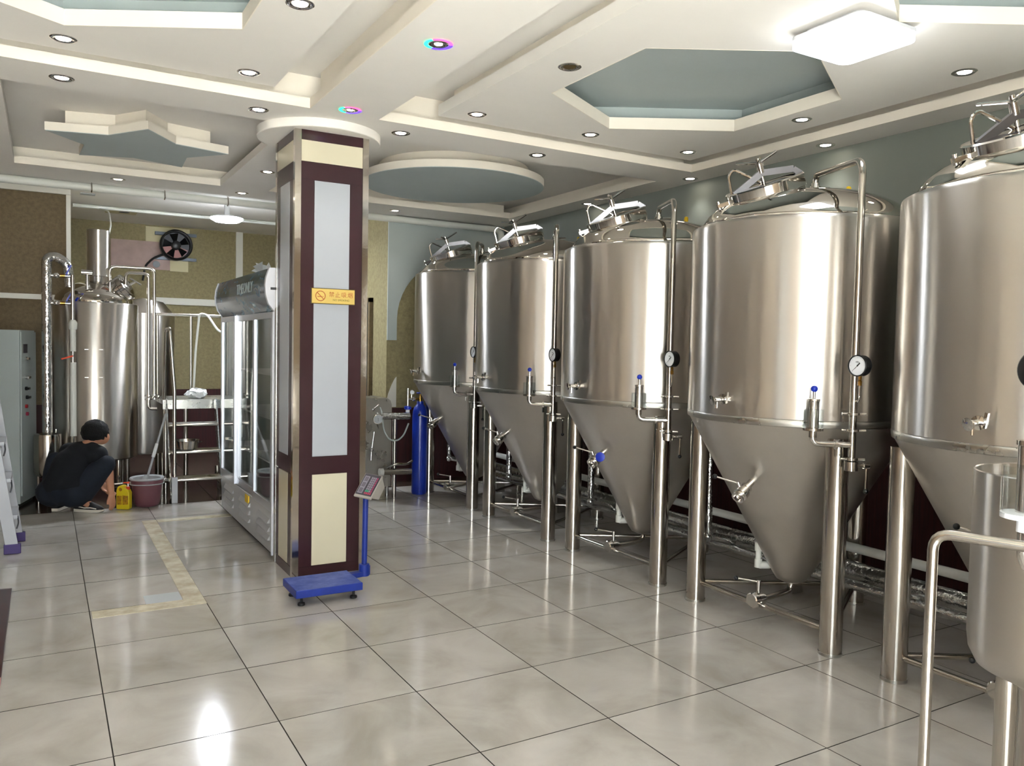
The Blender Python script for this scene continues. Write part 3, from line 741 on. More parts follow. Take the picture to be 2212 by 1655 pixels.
    MB().cyl(h1, h1 + hd * 0.12, 0.0055, seg=8).build('valve_lever', 'chrome', rk)
    MB().ball(h1 + hd * 0.127, 0.0135).build('lever_knob', 'black_plastic', rk)
    # drain valve below the cone
    dv = MB().tube([(0, 0, 0.235), (0, 0, 0.155), (-0.17, 0.0, 0.14), (-0.235, 0.0, 0.14)], 0.0165, 14, 0.05).build('drain_valve', 'steel', t)
    MB().rev((-0.225, 0, 0.14), (-1, 0, 0), [(0.02, 0), (0.03, 0.002), (0.03, 0.02), (0.04, 0.023), (0.04, 0.055), (0.03, 0.058), (0.042, 0.068), (0.042, 0.092), (0.036, 0.097)], 28).build('valve_body', 'chrome', dv)
    MB().cyl((-0.265, 0, 0.17), (-0.265, 0, 0.245), 0.011).build('valve_neck', 'chrome', dv)
    MB().cyl((-0.265, 0, 0.238), (-0.35, 0.075, 0.25), 0.0055, seg=8).build('valve_lever', 'chrome', dv)
    MB().ball((-0.358, 0.082, 0.251), 0.0135).build('lever_knob', 'black_plastic', dv)
    # white glycol return and yellow cap
    b = MB().tube([(0.02, 0.10, 0.275), (-0.10, 0.16, 0.275), (-0.10, 0.16, 0.42), (0.1, 0.26, 0.46), (0.36, 0.26, 0.46)], 0.0165, 12, 0.03)
    b.rev((-0.10, 0.16, 0.36), (0, 0, 1), [(0.021, 0), (0.023, 0.005), (0.023, 0.05), (0.019, 0.055)], 14).rev((-0.10, 0.16, 0.262), (0, 0, 1), [(0.022, 0), (0.022, 0.05)], 14).cyl((-0.095, 0.157, 0.275), (-0.04, 0.13, 0.275), 0.022)
    b.build('plastic_elbow', 'pvc_white', t)
    gp = MB().tube([(0.09, 0.775, 0.97), (0.09, 0.775, 0.30), (0.30, 0.74, 0.25)], 0.026, 14, 0.05).build('jacket_pipe', 'foil', t)
    MB().ball((0.09, 0.775, 0.29), 0.031).build('pipe_elbow', 'foil', gp)
    yc = MB().rev((0.21, -0.12, 2.405), (0, 0, 1), [(0.016, 0), (0.016, 0.02), (0.012, 0.022), (0.012, 0.03)], 14).build('cap_seat', 'chrome', t)
    MB().rev((0.21, -0.12, 2.433), (0.1, 0, 1), [(0.012, 0), (0.015, 0.003), (0.015, 0.024), (0.011, 0.034), (0.006, 0.036)], 14).build('cap', 'yellow_plastic', yc)
    return t
TANKS = [(-2.0, 'steel conical fermentation tank at the right edge of the picture'),
         (-0.665, 'steel conical fermentation tank, second from right, whole gauge facing aisle'),
         (0.665, 'steel conical fermentation tank in the middle of the row of five'),
         (1.99, 'steel conical fermentation tank, second from the rear wall'),
         (3.30, 'steel conical fermentation tank beside the blue gas cylinder')]
tank0 = make_tank(TANKS[0][1])
for cy, lb in TANKS[1:]:
    o = copy_tree(tank0, None, (3.51, cy, 0), lb)
    if abs(cy - 0.665) < 0.01:
        ORG[o.name] = Vector((3.51, cy, 0))
        MB().rev((3.51 - 0.50, cy - 0.14, 0.80), (-0.75, -0.6, 0.1), [(0.012, 0), (0.032, 0.004), (0.032, 0.014), (0.022, 0.018)], 18).build('blue_cap', 'blue_plastic', o)
tank0.location = (3.51, TANKS[0][0], 0)

# pipe runs behind the tanks
t = thing('glycol_line', 'thick foil-wrapped coolant pipe on the floor behind the tanks', 'pipe', (3.9, 0, 0))
MB().tube([(3.945, -3.5, 0.235), (3.945, 3.9, 0.235)], 0.06, 18).build('foil_sleeve', 'foil', t)
MB().tube([(3.80, -3.3, 0.20), (3.80, 3.6, 0.20)], 0.03, 14).build('side_pipe', 'foil', t)
for y in (-1.9, -0.35, 0.95, 2.35, 3.5):
    MB().box(3.87, 3.97, y - 0.02, y + 0.02, 0, 0.185).build('support', 'steel_brushed', t)
o = MB().tube([(3.975, -3.5, 0.365), (3.975, 3.95, 0.365)], 0.028, 14).build('waste_pipe', 'pvc_white')
tag(o, 'white plastic pipe lying above the foil-wrapped pipe behind the tanks', 'pipe')
# ================================================================ column with its sign
t = thing('column', 'square column faced with brown, white and cream tiles and steel corners', 'column', (1.4075, 1.57, 0))
CX0, CX1, CY0, CY1 = 1.172, 1.643, 1.336, 1.804
MB().box(CX0, CX1, CY0, CY1, 0, 2.875).build('core', 'column_brown', t, smooth=0)
rows = [(2.813, 2.875, 'column_brown', 0), (2.678, 2.811, 'column_cream', 0), (2.566, 2.676, 'column_brown', 0), (0.787, 2.562, 'column_white', 1), (0.679, 0.785, 'column_brown', 0), (0.072, 0.668, 'column_cream', 1), (0.002, 0.066, 'column_brown', 0)]
def face_tiles(P, W):                                     # P(u, d, z): u along the face, d outward
    def tile(u0, u1, z0, z1, mt, d=0.006):
        b = MB(); vs = [P(u, dd, z) for dd in (0, d) for u, z in ((u0, z0), (u1, z0), (u1, z1), (u0, z1))]
        b.add(vs, [(0, 1, 2, 3), (7, 6, 5, 4), (0, 4, 5, 1), (1, 5, 6, 2), (2, 6, 7, 3), (3, 7, 4, 0)])
        o = b.build('facing_tile', mt, t, smooth=0)
        bm_ = bmesh.new(); bm_.from_mesh(o.data); bmesh.ops.recalc_face_normals(bm_, faces=bm_.faces[:]); bm_.to_mesh(o.data); bm_.free()
    for z0, z1, mt, inset in rows:
        if inset:
            tile(0.034, 0.117, z0 - 0.003, z1 + 0.003, 'column_brown'); tile(W - 0.117, W - 0.034, z0 - 0.003, z1 + 0.003, 'column_brown')
            tile(0.119, W - 0.119, z0, z1, mt, 0.007)
        else: tile(0.034, W - 0.034, z0, z1, mt)
face_tiles(lambda u, d, z: (CX0 + u, CY0 - d, z), CX1 - CX0)
face_tiles(lambda u, d, z: (CX0 - d, CY0 + u, z), CY1 - CY0)
face_tiles(lambda u, d, z: (CX0 + u, CY1 + d, z), CX1 - CX0)
face_tiles(lambda u, d, z: (CX1 + d, CY0 + u, z), CY1 - CY0)
for sx, sy, x, y in ((1, 1, CX0, CY0), (-1, 1, CX1, CY0), (1, -1, CX0, CY1), (-1, -1, CX1, CY1)):
    b = MB(); k = 0.0085
    xs = sorted((x - sx * k, x + sx * 0.032)); ys = sorted((y - sy * k, y))
    b.box(xs[0], xs[1], ys[0], ys[1], 0.001, 2.874)
    xs = sorted((x - sx * k, x)); ys = sorted((y, y + sy * 0.032))
    b.box(xs[0], xs[1], ys[0], ys[1], 0.001, 2.874)
    b.build('corner_trim', 'column_steel', t, smooth=0)
SY = CY0 - 0.0075
t = thing('no_smoking_sign', 'gold no smoking plaque fixed to the white column panel', 'sign', (1.4165, SY, 1.828))
MB().box(1.272, 1.561, SY - 0.012, SY, 1.778, 1.879).build('plate', 'gold_dark', t, smooth=0)
MB().box(1.275, 1.559, SY - 0.0135, SY - 0.011, 1.782, 1.875).build('face', 'gold', t, smooth=0)
fy = SY - 0.0142
b = MB().tube([(1.331 + 0.031 * math.cos(2 * PI * k / 32), fy, 1.829 + 0.031 * math.sin(2 * PI * k / 32)) for k in range(32)], 0.0028, 6, closed=True)
b.bar((1.309, fy, 1.851), (1.353, fy, 1.807), 0.0052, 0.001, (0, 1, 0)).bar((1.311, fy + 0.0004, 1.824), (1.342, fy + 0.0004, 1.824), 0.005, 0.001, (0, 1, 0)).bar((1.345, fy + 0.0004, 1.824), (1.350, fy + 0.0004, 1.824), 0.005, 0.001, (0, 1, 0))
b.build('no_smoking_symbol', 'ink_red', t, smooth=0)
# the four characters, stroke by stroke in a unit square
CH = [[((.05, .86), (.48, .86)), ((.27, 1), (.27, .56)), ((.25, .84), (.03, .62)), ((.29, .84), (.47, .66)), ((.53, .86), (.97, .86)), ((.74, 1), (.74, .56)), ((.72, .84), (.52, .64)), ((.77, .84), (.98, .62)), ((.2, .5), (.8, .5)), ((.03, .35), (.97, .35)), ((.5, .35), (.5, .02)), ((.5, .02), (.4, .06)), ((.28, .26), (.1, .06)), ((.7, .26), (.9, .06))],
      [((.5, 1), (.5, .04)), ((.5, .58), (.86, .58)), ((.2, .68), (.2, .04)), ((.02, .04), (.98, .04))],
      [((.05, .85), (.05, .2)), ((.3, .85), (.3, .2)), ((.05, .85), (.3, .85)), ((.05, .24), (.3, .24)), ((.38, .92), (.82, .92)), ((.82, .92), (.74, .62)), ((.74, .62), (.9, .62)), ((.9, .62), (.72, .3)), ((.72, .3), (.4, .02)), ((.54, .92), (.52, .5)), ((.52, .5), (.36, .06)), ((.56, .52), (.74, .25)), ((.74, .25), (.98, .02))],
      [((.06, .72), (.12, .52)), ((.24, 1), (.22, .5)), ((.22, .5), (.03, .03)), ((.36, .76), (.28, .6)), ((.24, .42), (.38, .12)), ((.45, .92), (.45, 0)), ((.95, .92), (.95, 0)), ((.45, .92), (.95, .92)), ((.45, .04), (.95, .04)), ((.52, .64), (.88, .64)), ((.7, .84), (.7, .64)), ((.7, .64), (.54, .2)), ((.7, .62), (.87, .22))]]
b = MB(); s_ = 0.034
for k, ch in enumerate(CH):
    x0 = 1.387 + k * 0.0415; z0 = 1.824
    for (a0, a1), (c0, c1) in ch:
        b.bar((x0 + a0 * s_, fy, z0 + a1 * s_), (x0 + c0 * s_, fy, z0 + c1 * s_), 0.0026, 0.0008, (0, 1, 0))
b.build('characters', 'ink_red', t, smooth=0)
text_mesh('NO SMOKING', 0.0175, 'lettering', 'ink_olive', t, (1.468, fy, 1.805), (1, 0, 0), (0, 0, 1))

# ================================================================ platform scale
t = thing('platform_scale', 'blue platform scale with tilted display on a post at the column', 'scale', (1.23, 0.88, 0))
MB().box(1.03, 1.43, 0.735, 1.03, 0.055, 0.099).build('platform', 'blue_scale', t, smooth=0, bevel=0.003)
MB().box(1.034, 1.426, 0.739, 1.026, 0.099, 0.1005).build('weighing_plate', 'blue_scuffed', t, smooth=0)
for x, y in ((1.075, 0.785), (1.39, 0.785), (1.075, 0.985), (1.39, 0.985)):
    MB().rev((x, y, 0), (0, 0, 1), [(0.02, 0), (0.022, 0.004), (0.02, 0.014), (0.008, 0.018), (0.008, 0.056)], 16).build('foot', 'black_rubber', t)
b = MB().bar((1.41, 1.0, 0.07), (1.545, 1.02, 0.07), 0.05, 0.03).cyl((1.54, 1.02, 0.055), (1.54, 1.02, 0.13), 0.033).bar((1.515, 1.02, 0.09), (1.575, 1.02, 0.09), 0.03, 0.06)
b.build('bracket', 'blue_scale', t, bevel=0.002)
MB().cyl((1.54, 1.02, 0.10), (1.545, 1.02, 0.60), 0.0175, seg=20).build('post', 'blue_scale', t)
n = Vector((-0.50, -0.52, 0.69)).normalized(); ex = Vector((0.72, -0.69, 0)); ex = (ex - n * ex.dot(n)).normalized(); ey = n.cross(ex)
hc = Vector((1.558, 1.012, 0.632))
q_ = lambda u, v, d: hc + ex * u + ey * v + n * d
# ex runs along the short side, ey up the slope; the case is longer along ey
ex2, ey2 = Vector((0.62, 0.42, 0.66)), None
ex2 = (ex2 - n * ex2.dot(n)).normalized(); ey2 = n.cross(ex2)
q2 = lambda u, v, d: hc + ex2 * u + ey2 * v + n * d
def plate(u0, u1, v0, v1, d0, d1):
    b = MB(); b.add([q2(u, v, d) for d in (d0, d1) for u, v in ((u0, v0), (u1, v0), (u1, v1), (u0, v1))], [(0, 3, 2, 1), (4, 5, 6, 7), (0, 1, 5, 4), (1, 2, 6, 5), (2, 3, 7, 6), (3, 0, 4, 7)]); return b
hd = plate(-0.095, 0.085, -0.065, 0.06, -0.012, 0.004).build('display_head', 'scale_case', t, smooth=0, bevel=0.006)
b = MB(); b.add([q2(-0.08, -0.062, -0.01), q2(0.078, -0.062, -0.01), q2(0.078, 0.055, -0.01), q2(-0.08, 0.055, -0.01), q2(-0.045, -0.075, -0.075), q2(0.05, -0.075, -0.07), q2(0.05, 0.04, -0.07), q2(-0.045, 0.04, -0.075)],
              [(0, 1, 2, 3), (7, 6, 5, 4), (0, 4, 5, 1), (1, 5, 6, 2), (2, 6, 7, 3), (3, 7, 4, 0)])
b.build('case_back', 'scale_case', hd, smooth=0, bevel=0.004)
plate(-0.078, 0.08, -0.058, 0.054, 0.0035, 0.0055).build('front_plate', 'scale_face', hd, smooth=0)
plate(-0.068, 0.062, 0.012, 0.046, 0.005, 0.0065).build('screen_strip', 'key_grey', hd, smooth=0)
for k in range(3): plate(-0.062 + k * 0.042, -0.028 + k * 0.042, 0.017, 0.041, 0.006, 0.0072).build('screen', 'lcd', hd, smooth=0)
for i in range(8):
    for j in range(4):
        mt = 'key_red' if i == 0 else ('key_green' if i == 1 and j > 1 else ('key_pink' if j == 0 else 'key_grey'))
        plate(-0.068 + i * 0.0165, -0.055 + i * 0.0165, -0.049 + j * 0.0125, -0.040 + j * 0.0125, 0.005, 0.0072).build('key', mt, hd, smooth=0)

# ================================================================ display cooler
FX, FY0, FY1 = 1.16, 1.845, 3.75
t = thing('display_cooler', 'white three-door glass display cooler with blue printed canopy', 'refrigerator', (1.45, 2.8, 0))
MB().box(FX + 0.012, 1.74, FY0, FY1, 0.03, 0.325).build('base', 'fridge_grey', t, smooth=0, bevel=0.004)
b = MB().box(FX + 0.03, 1.74, FY0, FY0 + 0.03, 0.325, 1.74).box(FX + 0.03, 1.74, FY1 - 0.03, FY1, 0.325, 1.74).box(1.71, 1.74, FY0 + 0.03, FY1 - 0.03, 0.325, 1.74)
b.build('cabinet', 'fridge_inside', t, smooth=0)
MB().box(FX + 0.03, 1.74, FY0, FY1, 1.74, 1.78).build('top', 'fridge_white', t, smooth=0)
MB().box(FX - 0.004, FX + 0.03, FY0 - 0.004, FY0 + 0.014, 0.03, 1.735).build('corner_post', 'fridge_white', t, smooth=0, bevel=0.003)
for x in (FX + 0.06, 1.68):
    for y in (FY0 + 0.08, FY1 - 0.08):
        MB().cyl((x, y, 0), (x, y, 0.032), 0.02).build('foot', 'black_rubber', t)
for i in range(3):                                        # louvres pressed into the base
    y0 = FY0 + 0.03 + i * 0.625
    for j in range(3):
        z = 0.235 - j * 0.062
        b = MB(); y1 = y0 + 0.44
        b.add([(FX + 0.0115, y0 + 0.08, z), (FX + 0.0115, y1, z), (FX + 0.0115, y1, z + 0.035), (FX + 0.0115, y0 + 0.08, z + 0.035), (FX - 0.006, y0 + 0.09, z), (FX - 0.006, y1 - 0.005, z)],
              [(0, 4, 5, 1), (4, 3, 2, 5), (0, 3, 4), (1, 5, 2)])
        b.build('louvre', 'fridge_grey', t, smooth=0)
        MB().box(FX + 0.005, FX + 0.0118, y1 + 0.0, y1 + 0.012, z - 0.004, z + 0.016).build('louvre_slot', 'black_plastic', t, smooth=0)
for i, (y0, y1, dx) in enumerate(((1.86, 2.47, 0.0), (2.47, 3.14, 0.018), (3.14, 3.74, 0.0))):
    x0, x1 = FX + dx, FX + dx + 0.022
    fr = MB().box(x0, x1, y0, y0 + 0.05, 0.33, 1.735).box(x0, x1, y1 - 0.05, y1, 0.33, 1.735).box(x0, x1, y0 + 0.05, y1 - 0.05, 0.33, 0.39).box(x0, x1, y0 + 0.05, y1 - 0.05, 1.69, 1.735).build('door', 'alu_frame', t, smooth=0)
    MB().box(x0 + 0.009, x0 + 0.013, y0 + 0.05, y1 - 0.05, 0.39, 1.69).build('glass', 'pane', fr, smooth=0)
for z in (0.62, 0.95, 1.28):                              # wire shelves
    b = MB()
    for y in [1.9 + k * 0.03 for k in range(61)]: b.bar((FX + 0.09, y, z), (1.69, y, z), 0.004, 0.004)
    b.bar((FX + 0.09, 1.88, z), (FX + 0.09, 3.71, z), 0.008, 0.012).bar((1.69, 1.88, z), (1.69, 3.71, z), 0.008, 0.012)
    b.build('wire_shelf', 'white_plastic', t, smooth=0)
def canopy(y0, y1, off, name, mt, par):
    prof = [(FX + 0.01, 1.735), (FX - 0.025 - off, 1.79), (FX - 0.043 - off, 1.85), (FX - 0.048 - off, 1.91), (FX - 0.042 - off, 1.97), (FX - 0.02 - off, 2.035), (FX + 0.06, 2.04), (FX + 0.06, 1.735)]
    b = MB(); n = len(prof)
    b.add([(x, y0, z) for x, z in prof] + [(x, y1, z) for x, z in prof], [tuple(range(n)), tuple(range(n, 2 * n))[::-1]] + [(i, n + i, n + (i + 1) % n, (i + 1) % n) for i in range(n)])
    o = b.build(name, mt, par, smooth=40)
    bm_ = bmesh.new(); bm_.from_mesh(o.data); bmesh.ops.recalc_face_normals(bm_, faces=bm_.faces[:]); bm_.to_mesh(o.data); bm_.free()
    return o
cp = canopy(FY0 + 0.035, FY1 - 0.02, 0.0, 'canopy', 'canopy_print', t)
canopy(FY0 - 0.002, FY0 + 0.035, 0.008, 'canopy_cheek', 'fridge_white', cp); canopy(FY1 - 0.02, FY1, 0.008, 'canopy_cheek', 'fridge_white', cp)
MB().box(FX + 0.06, FX + 0.5, FY0, FY1, 1.78, 2.04).build('canopy_box', 'fridge_white', cp, smooth=0)
MB().box(FX - 0.02, FX + 0.03, FY0 - 0.004, FY0 - 0.001, 1.885, 1.902).build('thermometer', 'dark_grey', cp, smooth=0)
text_mesh('TIMEONLY', 0.115, 'canopy_lettering', 'hose_grey', cp, (FX - 0.0485, 2.55, 1.925), (0, -1, 0), (0.05, 0, 1), thick=0.0015)
MB().box(FX + 0.004, FX + 0.0125, 2.62, 2.74, 0.255, 0.315).build('sticker', 'yellow_plastic', t, smooth=0)
b = MB(); rnd = random.Random(3)
pv = [(1.25 + rnd.uniform(-.07, .07), 2.55 + rnd.uniform(-.12, .12), 2.045 + rnd.uniform(0, .10)) for _ in range(14)]
b.add(pv + [(1.25, 2.55, 2.042)], [(i, (i + 1) % 14, 14) for i in range(14)])
o = b.build('crumpled_film', 'bag_film', None, smooth=0); tag(o, 'scrap of clear film lying on top of the display cooler', 'plastic film')

# ================================================================ gas cylinder and gas panel
t = thing('gas_cylinder', 'tall blue gas cylinder standing between the last tank and steel cabinet', 'gas cylinder', (3.10, 3.73, 0))
gx, gy = 3.10, 3.73
MB().rev((gx, gy, 0), (0, 0, 1), [(0.06, 0), (0.073, 0.006), (0.077, 0.03), (0.077, 0.80), (0.072, 0.85), (0.058, 0.89), (0.04, 0.915), (0.034, 0.925), (0.034, 0.95)], 40).build('bottle', 'blue_paint', t)
MB().rev((gx, gy, 0.95), (0, 0, 1), [(0.018, 0), (0.018, 0.03), (0.012, 0.032), (0.012, 0.06), (0.008, 0.062), (0.008, 0.085)], 16).cyl((gx, gy, 0.975), (gx - 0.05, gy, 0.975), 0.010).build('valve', 'brass', t)
b = MB().tube([(gx + 0.034 * math.cos(a), gy + 0.034 * math.sin(a), 1.035) for a in [2 * PI * k / 20 for k in range(20)]], 0.006, 8, closed=True).bar((gx - 0.03, gy, 1.035), (gx + 0.03, gy, 1.035), 0.008, 0.006).bar((gx, gy - 0.03, 1.035), (gx, gy + 0.03, 1.035), 0.008, 0.006)
b.build('hand_wheel', 'blue_plastic', t)
b = MB().cyl((gx - 0.05, gy, 0.975), (gx - 0.135, gy, 0.975), 0.008).rev((gx - 0.08, gy + 0.02, 0.975), (0, -1, 0), [(0.018, 0), (0.022, 0.01), (0.022, 0.035), (0.01, 0.045)], 18).cyl((gx - 0.135, gy, 0.90), (gx - 0.135, gy, 1.02), 0.010)
b.cyl((gx - 0.135, gy, 1.02), (gx - 0.135, gy, 1.085), 0.013)
b.build('regulator', 'chrome', t)
gd = MB().rev((gx - 0.095, gy - 0.01, 1.045), (-0.3, -1, 0), [(0.026, 0), (0.026, 0.018), (0.022, 0.02)], 24).cyl((gx - 0.095, gy, 1.02), (gx - 0.095, gy, 0.98), 0.006).build('regulator_gauge', 'chrome', t)
MB().rev((gx - 0.095, gy - 0.01, 1.045), (-0.3, -1, 0), [(0.021, 0.019), (0.021, 0.0215)], 24).build('dial', 'dial_white', gd)
MB().rev((gx - 0.135, gy, 0.87), (0, 0, 1), [(0.03, 0), (0.036, 0.006), (0.036, 0.03), (0.018, 0.036)], 20).build('flow_cap', 'blue_plastic', t)
MB().rev((gx - 0.135, gy, 0.795), (0, 0, 1), [(0.018, 0), (0.02, 0.004), (0.02, 0.076)], 18).build('flow_bottle', 'white_plastic', t)

t = thing('heat_exchanger', 'upright grey steel cabinet with round gauge and foil-wrapped pipe', 'cabinet', (2.68, 3.85, 0))
pr_ = [(2.47, 0.10), (2.79, 0.10), (2.79, 0.92), (2.775, 0.965), (2.74, 0.99), (2.47, 0.99)]
b = MB(); n = len(pr_)
b.add([(x, 3.72, z) for x, z in pr_] + [(x, 4.1, z) for x, z in pr_], [tuple(range(n)), tuple(range(n, 2 * n))[::-1]] + [(i, n + i, n + (i + 1) % n, (i + 1) % n) for i in range(n)])
b.build('body', 'steel_brushed', t, smooth=30)
for x in (2.5, 2.76):
    for y in (3.75, 4.07): MB().cyl((x, y, 0), (x, y, 0.1), 0.014).build('leg', 'steel_brushed', t)
gz = MB().rev((2.635, 3.70, 0.785), (-0.25, -1, 0), [(0.045, -0.01), (0.05, 0), (0.05, 0.03), (0.045, 0.034)], 32).cyl((2.635, 3.72, 0.735), (2.635, 3.68, 0.69), 0.008).build('gauge', 'steel', t)
MB().rev((2.635, 3.70, 0.785), (-0.25, -1, 0), [(0.043, 0.032), (0.043, 0.036)], 32).build('dial', 'grey_plastic', gz)
MB().bar((2.626, 3.663, 0.80), (2.6285, 3.663, 0.765), 0.003, 0.002, (0, 1, 0)).build('needle', 'black_plastic', gz)
MB().tube([(2.66, 3.66, 0.815), (2.95, 3.66, 0.81)], 0.036, 16).build('foil_pipe', 'foil', t)
MB().cyl((2.95, 3.66, 0.81), (2.956, 3.66, 0.81), 0.03).build('pipe_cap', 'steel', t)
MB().cyl((2.80, 3.66, 0.0), (2.80, 3.66, 0.785), 0.021, seg=20).build('stand_pipe', 'steel', t)
MB().cyl((2.67, 3.64, 0.265), (2.97, 3.64, 0.255), 0.031, seg=20).build('lower_pipe', 'steel', t)
MB().cyl((2.635, 3.64, 0.266), (2.675, 3.64, 0.265), 0.036, seg=20).build('pipe_end', 'pvc_white', t)
MB().tube([(2.72, 3.65, 0.30), (2.80, 3.62, 0.34), (2.92, 3.62, 0.33), (2.98, 3.63, 0.36)], 0.013, 8, 0.03).build('fitting', 'chrome', t)
MB().tube([(2.655, 3.69, 0.90), (2.67, 3.66, 0.83), (2.665, 3.62, 0.68), (2.72, 3.60, 0.585), (2.80, 3.60, 0.57), (2.87, 3.60, 0.62), (2.93, 3.62, 0.74)], 0.008, 8, 0.06).build('hose', 'hose_grey', t)
MB().cyl((2.60, 3.70, 0.66), (2.575, 3.69, 0.50), 0.011).ball((2.572, 3.69, 0.48), 0.02).cyl((2.57, 3.69, 0.48), (2.562, 3.68, 0.38), 0.012).build('valve_train', 'chrome', t)
MB().ball((2.585, 3.70, 0.88), 0.017).cyl((2.585, 3.70, 0.88), (2.64, 3.69, 0.93), 0.009).build('top_valve', 'chrome', t)
# ================================================================ brewing recess
KX, KY, KR = 0.215, 5.0, 0.385
t = thing('brew_kettle', 'tall steel brew kettle with chimney and arched pipes behind the squatting man', 'kettle', (KX, KY, 0))
MB().rev((KX, KY, 0), (0, 0, 1), [(0.05, 0.36), (KR - 0.02, 0.365), (KR, 0.38), (KR, 1.85), (KR - 0.012, 1.862), (KR - 0.05, 1.866)], 72, cap1=False).build('body', 'steel_shell', t, smooth=50)
MB().rev((KX, KY, 0), (0, 0, 1), [(0.345, 1.864), (0.346, 1.885), (0.33, 1.93), (0.29, 1.97), (0.22, 2.02), (0.14, 2.06), (0.05, 2.08), (0.001, 2.085)], 56, cap0=False, cap1=False).build('dome', 'steel_mirror', t, smooth=60)
MB().rev((KX + 0.035, KY, 2.02), (0, 0, 1), [(0.085, 0), (0.085, 0.10), (0.10, 0.105), (0.10, 0.545), (0.094, 0.55), (0.092, 0.30)], 40, cap1=False).build('chimney', 'steel_shell', t)
for a in (0.6, 2.2, 3.8, 5.4):
    x, y = KX + 0.30 * math.cos(a), KY + 0.30 * math.sin(a)
    MB().cyl((x, y, 0), (x, y, 0.40), 0.032, seg=18).build('leg', 'steel', t)
d = Vector((0.78, -0.35, 0.52)).normalized(); c = Vector((KX + 0.20, KY - 0.10, 1.985))
mw = MB().rev(c, d, [(0.125, -0.05), (0.125, 0.05), (0.13, 0.055), (0.13, 0.10), (0.10, 0.11)], 32).build('manway', 'chrome', t)
MB().rev(c, d, [(0.11, 0.105), (0.06, 0.125), (0.001, 0.13)], 28, cap1=False).build('lid', 'steel_mirror', mw)
MB().cyl(c + d * 0.12, c + d * 0.19, 0.012).tube([c + d * 0.19 + Vector((-0.05, 0, 0.03)), c + d * 0.19 + Vector((0.05, 0, -0.03))], 0.008, 8).build('hand_wheel', 'chrome', mw)
MB().tube([(KX + 0.13, KY - 0.05, 2.04), (KX + 0.13, KY - 0.05, 2.225), (KX + 0.525, KY - 0.08, 2.225), (KX + 0.525, KY - 0.08, 0.93)], 0.0165, 14, 0.06).build('arched_pipe', 'steel', t)
MB().tube([(KX + 0.26, KY - 0.2, 2.0), (KX + 0.26, KY - 0.2, 2.165), (KX + 0.465, KY - 0.16, 2.165), (KX + 0.465, KY - 0.16, 0.93)], 0.0155, 14, 0.05).build('arched_pipe', 'steel', t)
MB().tube([(KX + 0.465, KY - 0.16, 0.96), (KX + 0.465, KY - 0.16, 0.84), (KX + 0.54, KY - 0.16, 0.84)], 0.0165, 12, 0.06).build('outlet_bend', 'steel', t)
for x, y in ((0.465, -0.16), (0.525, -0.08)):
    b = MB()
    for z in (0.93, 0.965): b.rev((KX + x, KY + y, z), (0, 0, 1), [(0.036, 0), (0.036, 0.014)], 18)
    b.cyl((KX + x, KY + y, 0.955), (KX + x + 0.03, KY + y - 0.06, 0.955), 0.012).ball((KX + x + 0.03, KY + y - 0.065, 0.955), 0.016)
    b.build('flange_valve', 'chrome', t)
b = MB().cyl((KX - 0.07, KY - 0.25, 1.93), (KX - 0.07, KY - 0.25, 2.13), 0.015).cyl((KX - 0.12, KY - 0.25, 2.14), (KX - 0.03, KY - 0.25, 2.14), 0.026)
b.build('spray_port', 'chrome', t)
MB().cyl((KX + 0.12, KY - 0.25, 1.93), (KX + 0.12, KY - 0.25, 2.06), 0.011).build('thermowell', 'chrome', t)
for z in (1.42, 1.16):
    MB().bar((KX - 0.10, KY - KR + 0.012, z), (KX + 0.05, KY - KR + 0.003, z), 0.008, 0.005).build('name_bracket', 'steel_brushed', t)

t = thing('lauter_tun', 'second steel vessel partly hidden behind the brew kettle', 'kettle', (0.72, 5.75, 0))
MB().rev((0.72, 5.75, 0), (0, 0, 1), [(0.05, 0.30), (0.30, 0.31), (0.315, 0.33), (0.315, 1.80), (0.29, 1.82), (0.2, 1.93), (0.001, 1.97)], 56, cap1=False).build('body', 'steel_shell', t, smooth=50)
for a in (0.8, 2.4, 3.9, 5.5): MB().cyl((0.72 + 0.24 * math.cos(a), 5.75 + 0.24 * math.sin(a), 0), (0.72 + 0.24 * math.cos(a), 5.75 + 0.24 * math.sin(a), 0.34), 0.03).build('leg', 'steel', t)

t = thing('condenser_pipe', 'thick shiny insulated pipe arching left of the brew kettle', 'pipe', (-0.185, 4.68, 0))
MB().tube([(-0.185, 4.68, 0.55), (-0.185, 4.68, 2.24), (-0.12, 4.69, 2.27), (-0.02, 4.72, 2.21), (0.0, 4.75, 2.0)], 0.043, 18, 0.09).build('insulated_pipe', 'foil', t)
MB().rev((-0.185, 4.68, 0), (0, 0, 1), [(0.09, 0.25), (0.11, 0.27), (0.115, 0.30), (0.115, 0.62), (0.11, 0.64), (0.05, 0.655)], 36).build('receiver', 'steel', t)
b = MB().box(-0.12, -0.04, 4.80, 4.815, 0.28, 0.67)
b.build('side_plate', 'steel_brushed', t)
for x, y in ((-0.26, 4.63), (-0.11, 4.63), (-0.185, 4.76)): MB().cyl((x, y, 0), (x, y, 0.30), 0.012).build('leg', 'steel', t)
for z in (2.09, 1.84):
    vb = MB().cyl((-0.15, 4.66, z), (0.01, 4.66, z), 0.012).ball((-0.11, 4.65, z), 0.026).build('valve', 'chrome', t)
    MB().cyl((-0.08, 4.66, z), (-0.04, 4.66, z), 0.017).build('valve_nut', 'brass', vb)
    MB().bar((-0.03, 4.65, z + 0.015), (0.01, 4.65, z + 0.10), 0.03, 0.012).build('valve_lever', 'blue_plastic', vb)
t = thing('drain_pipe', 'slim pipe with white sleeve and orange tap in front of kettle', 'pipe', (0.02, 4.62, 0))
MB().cyl((0.02, 4.62, 0.30), (0.02, 4.62, 2.10), 0.0165).build('pipe', 'steel', t)
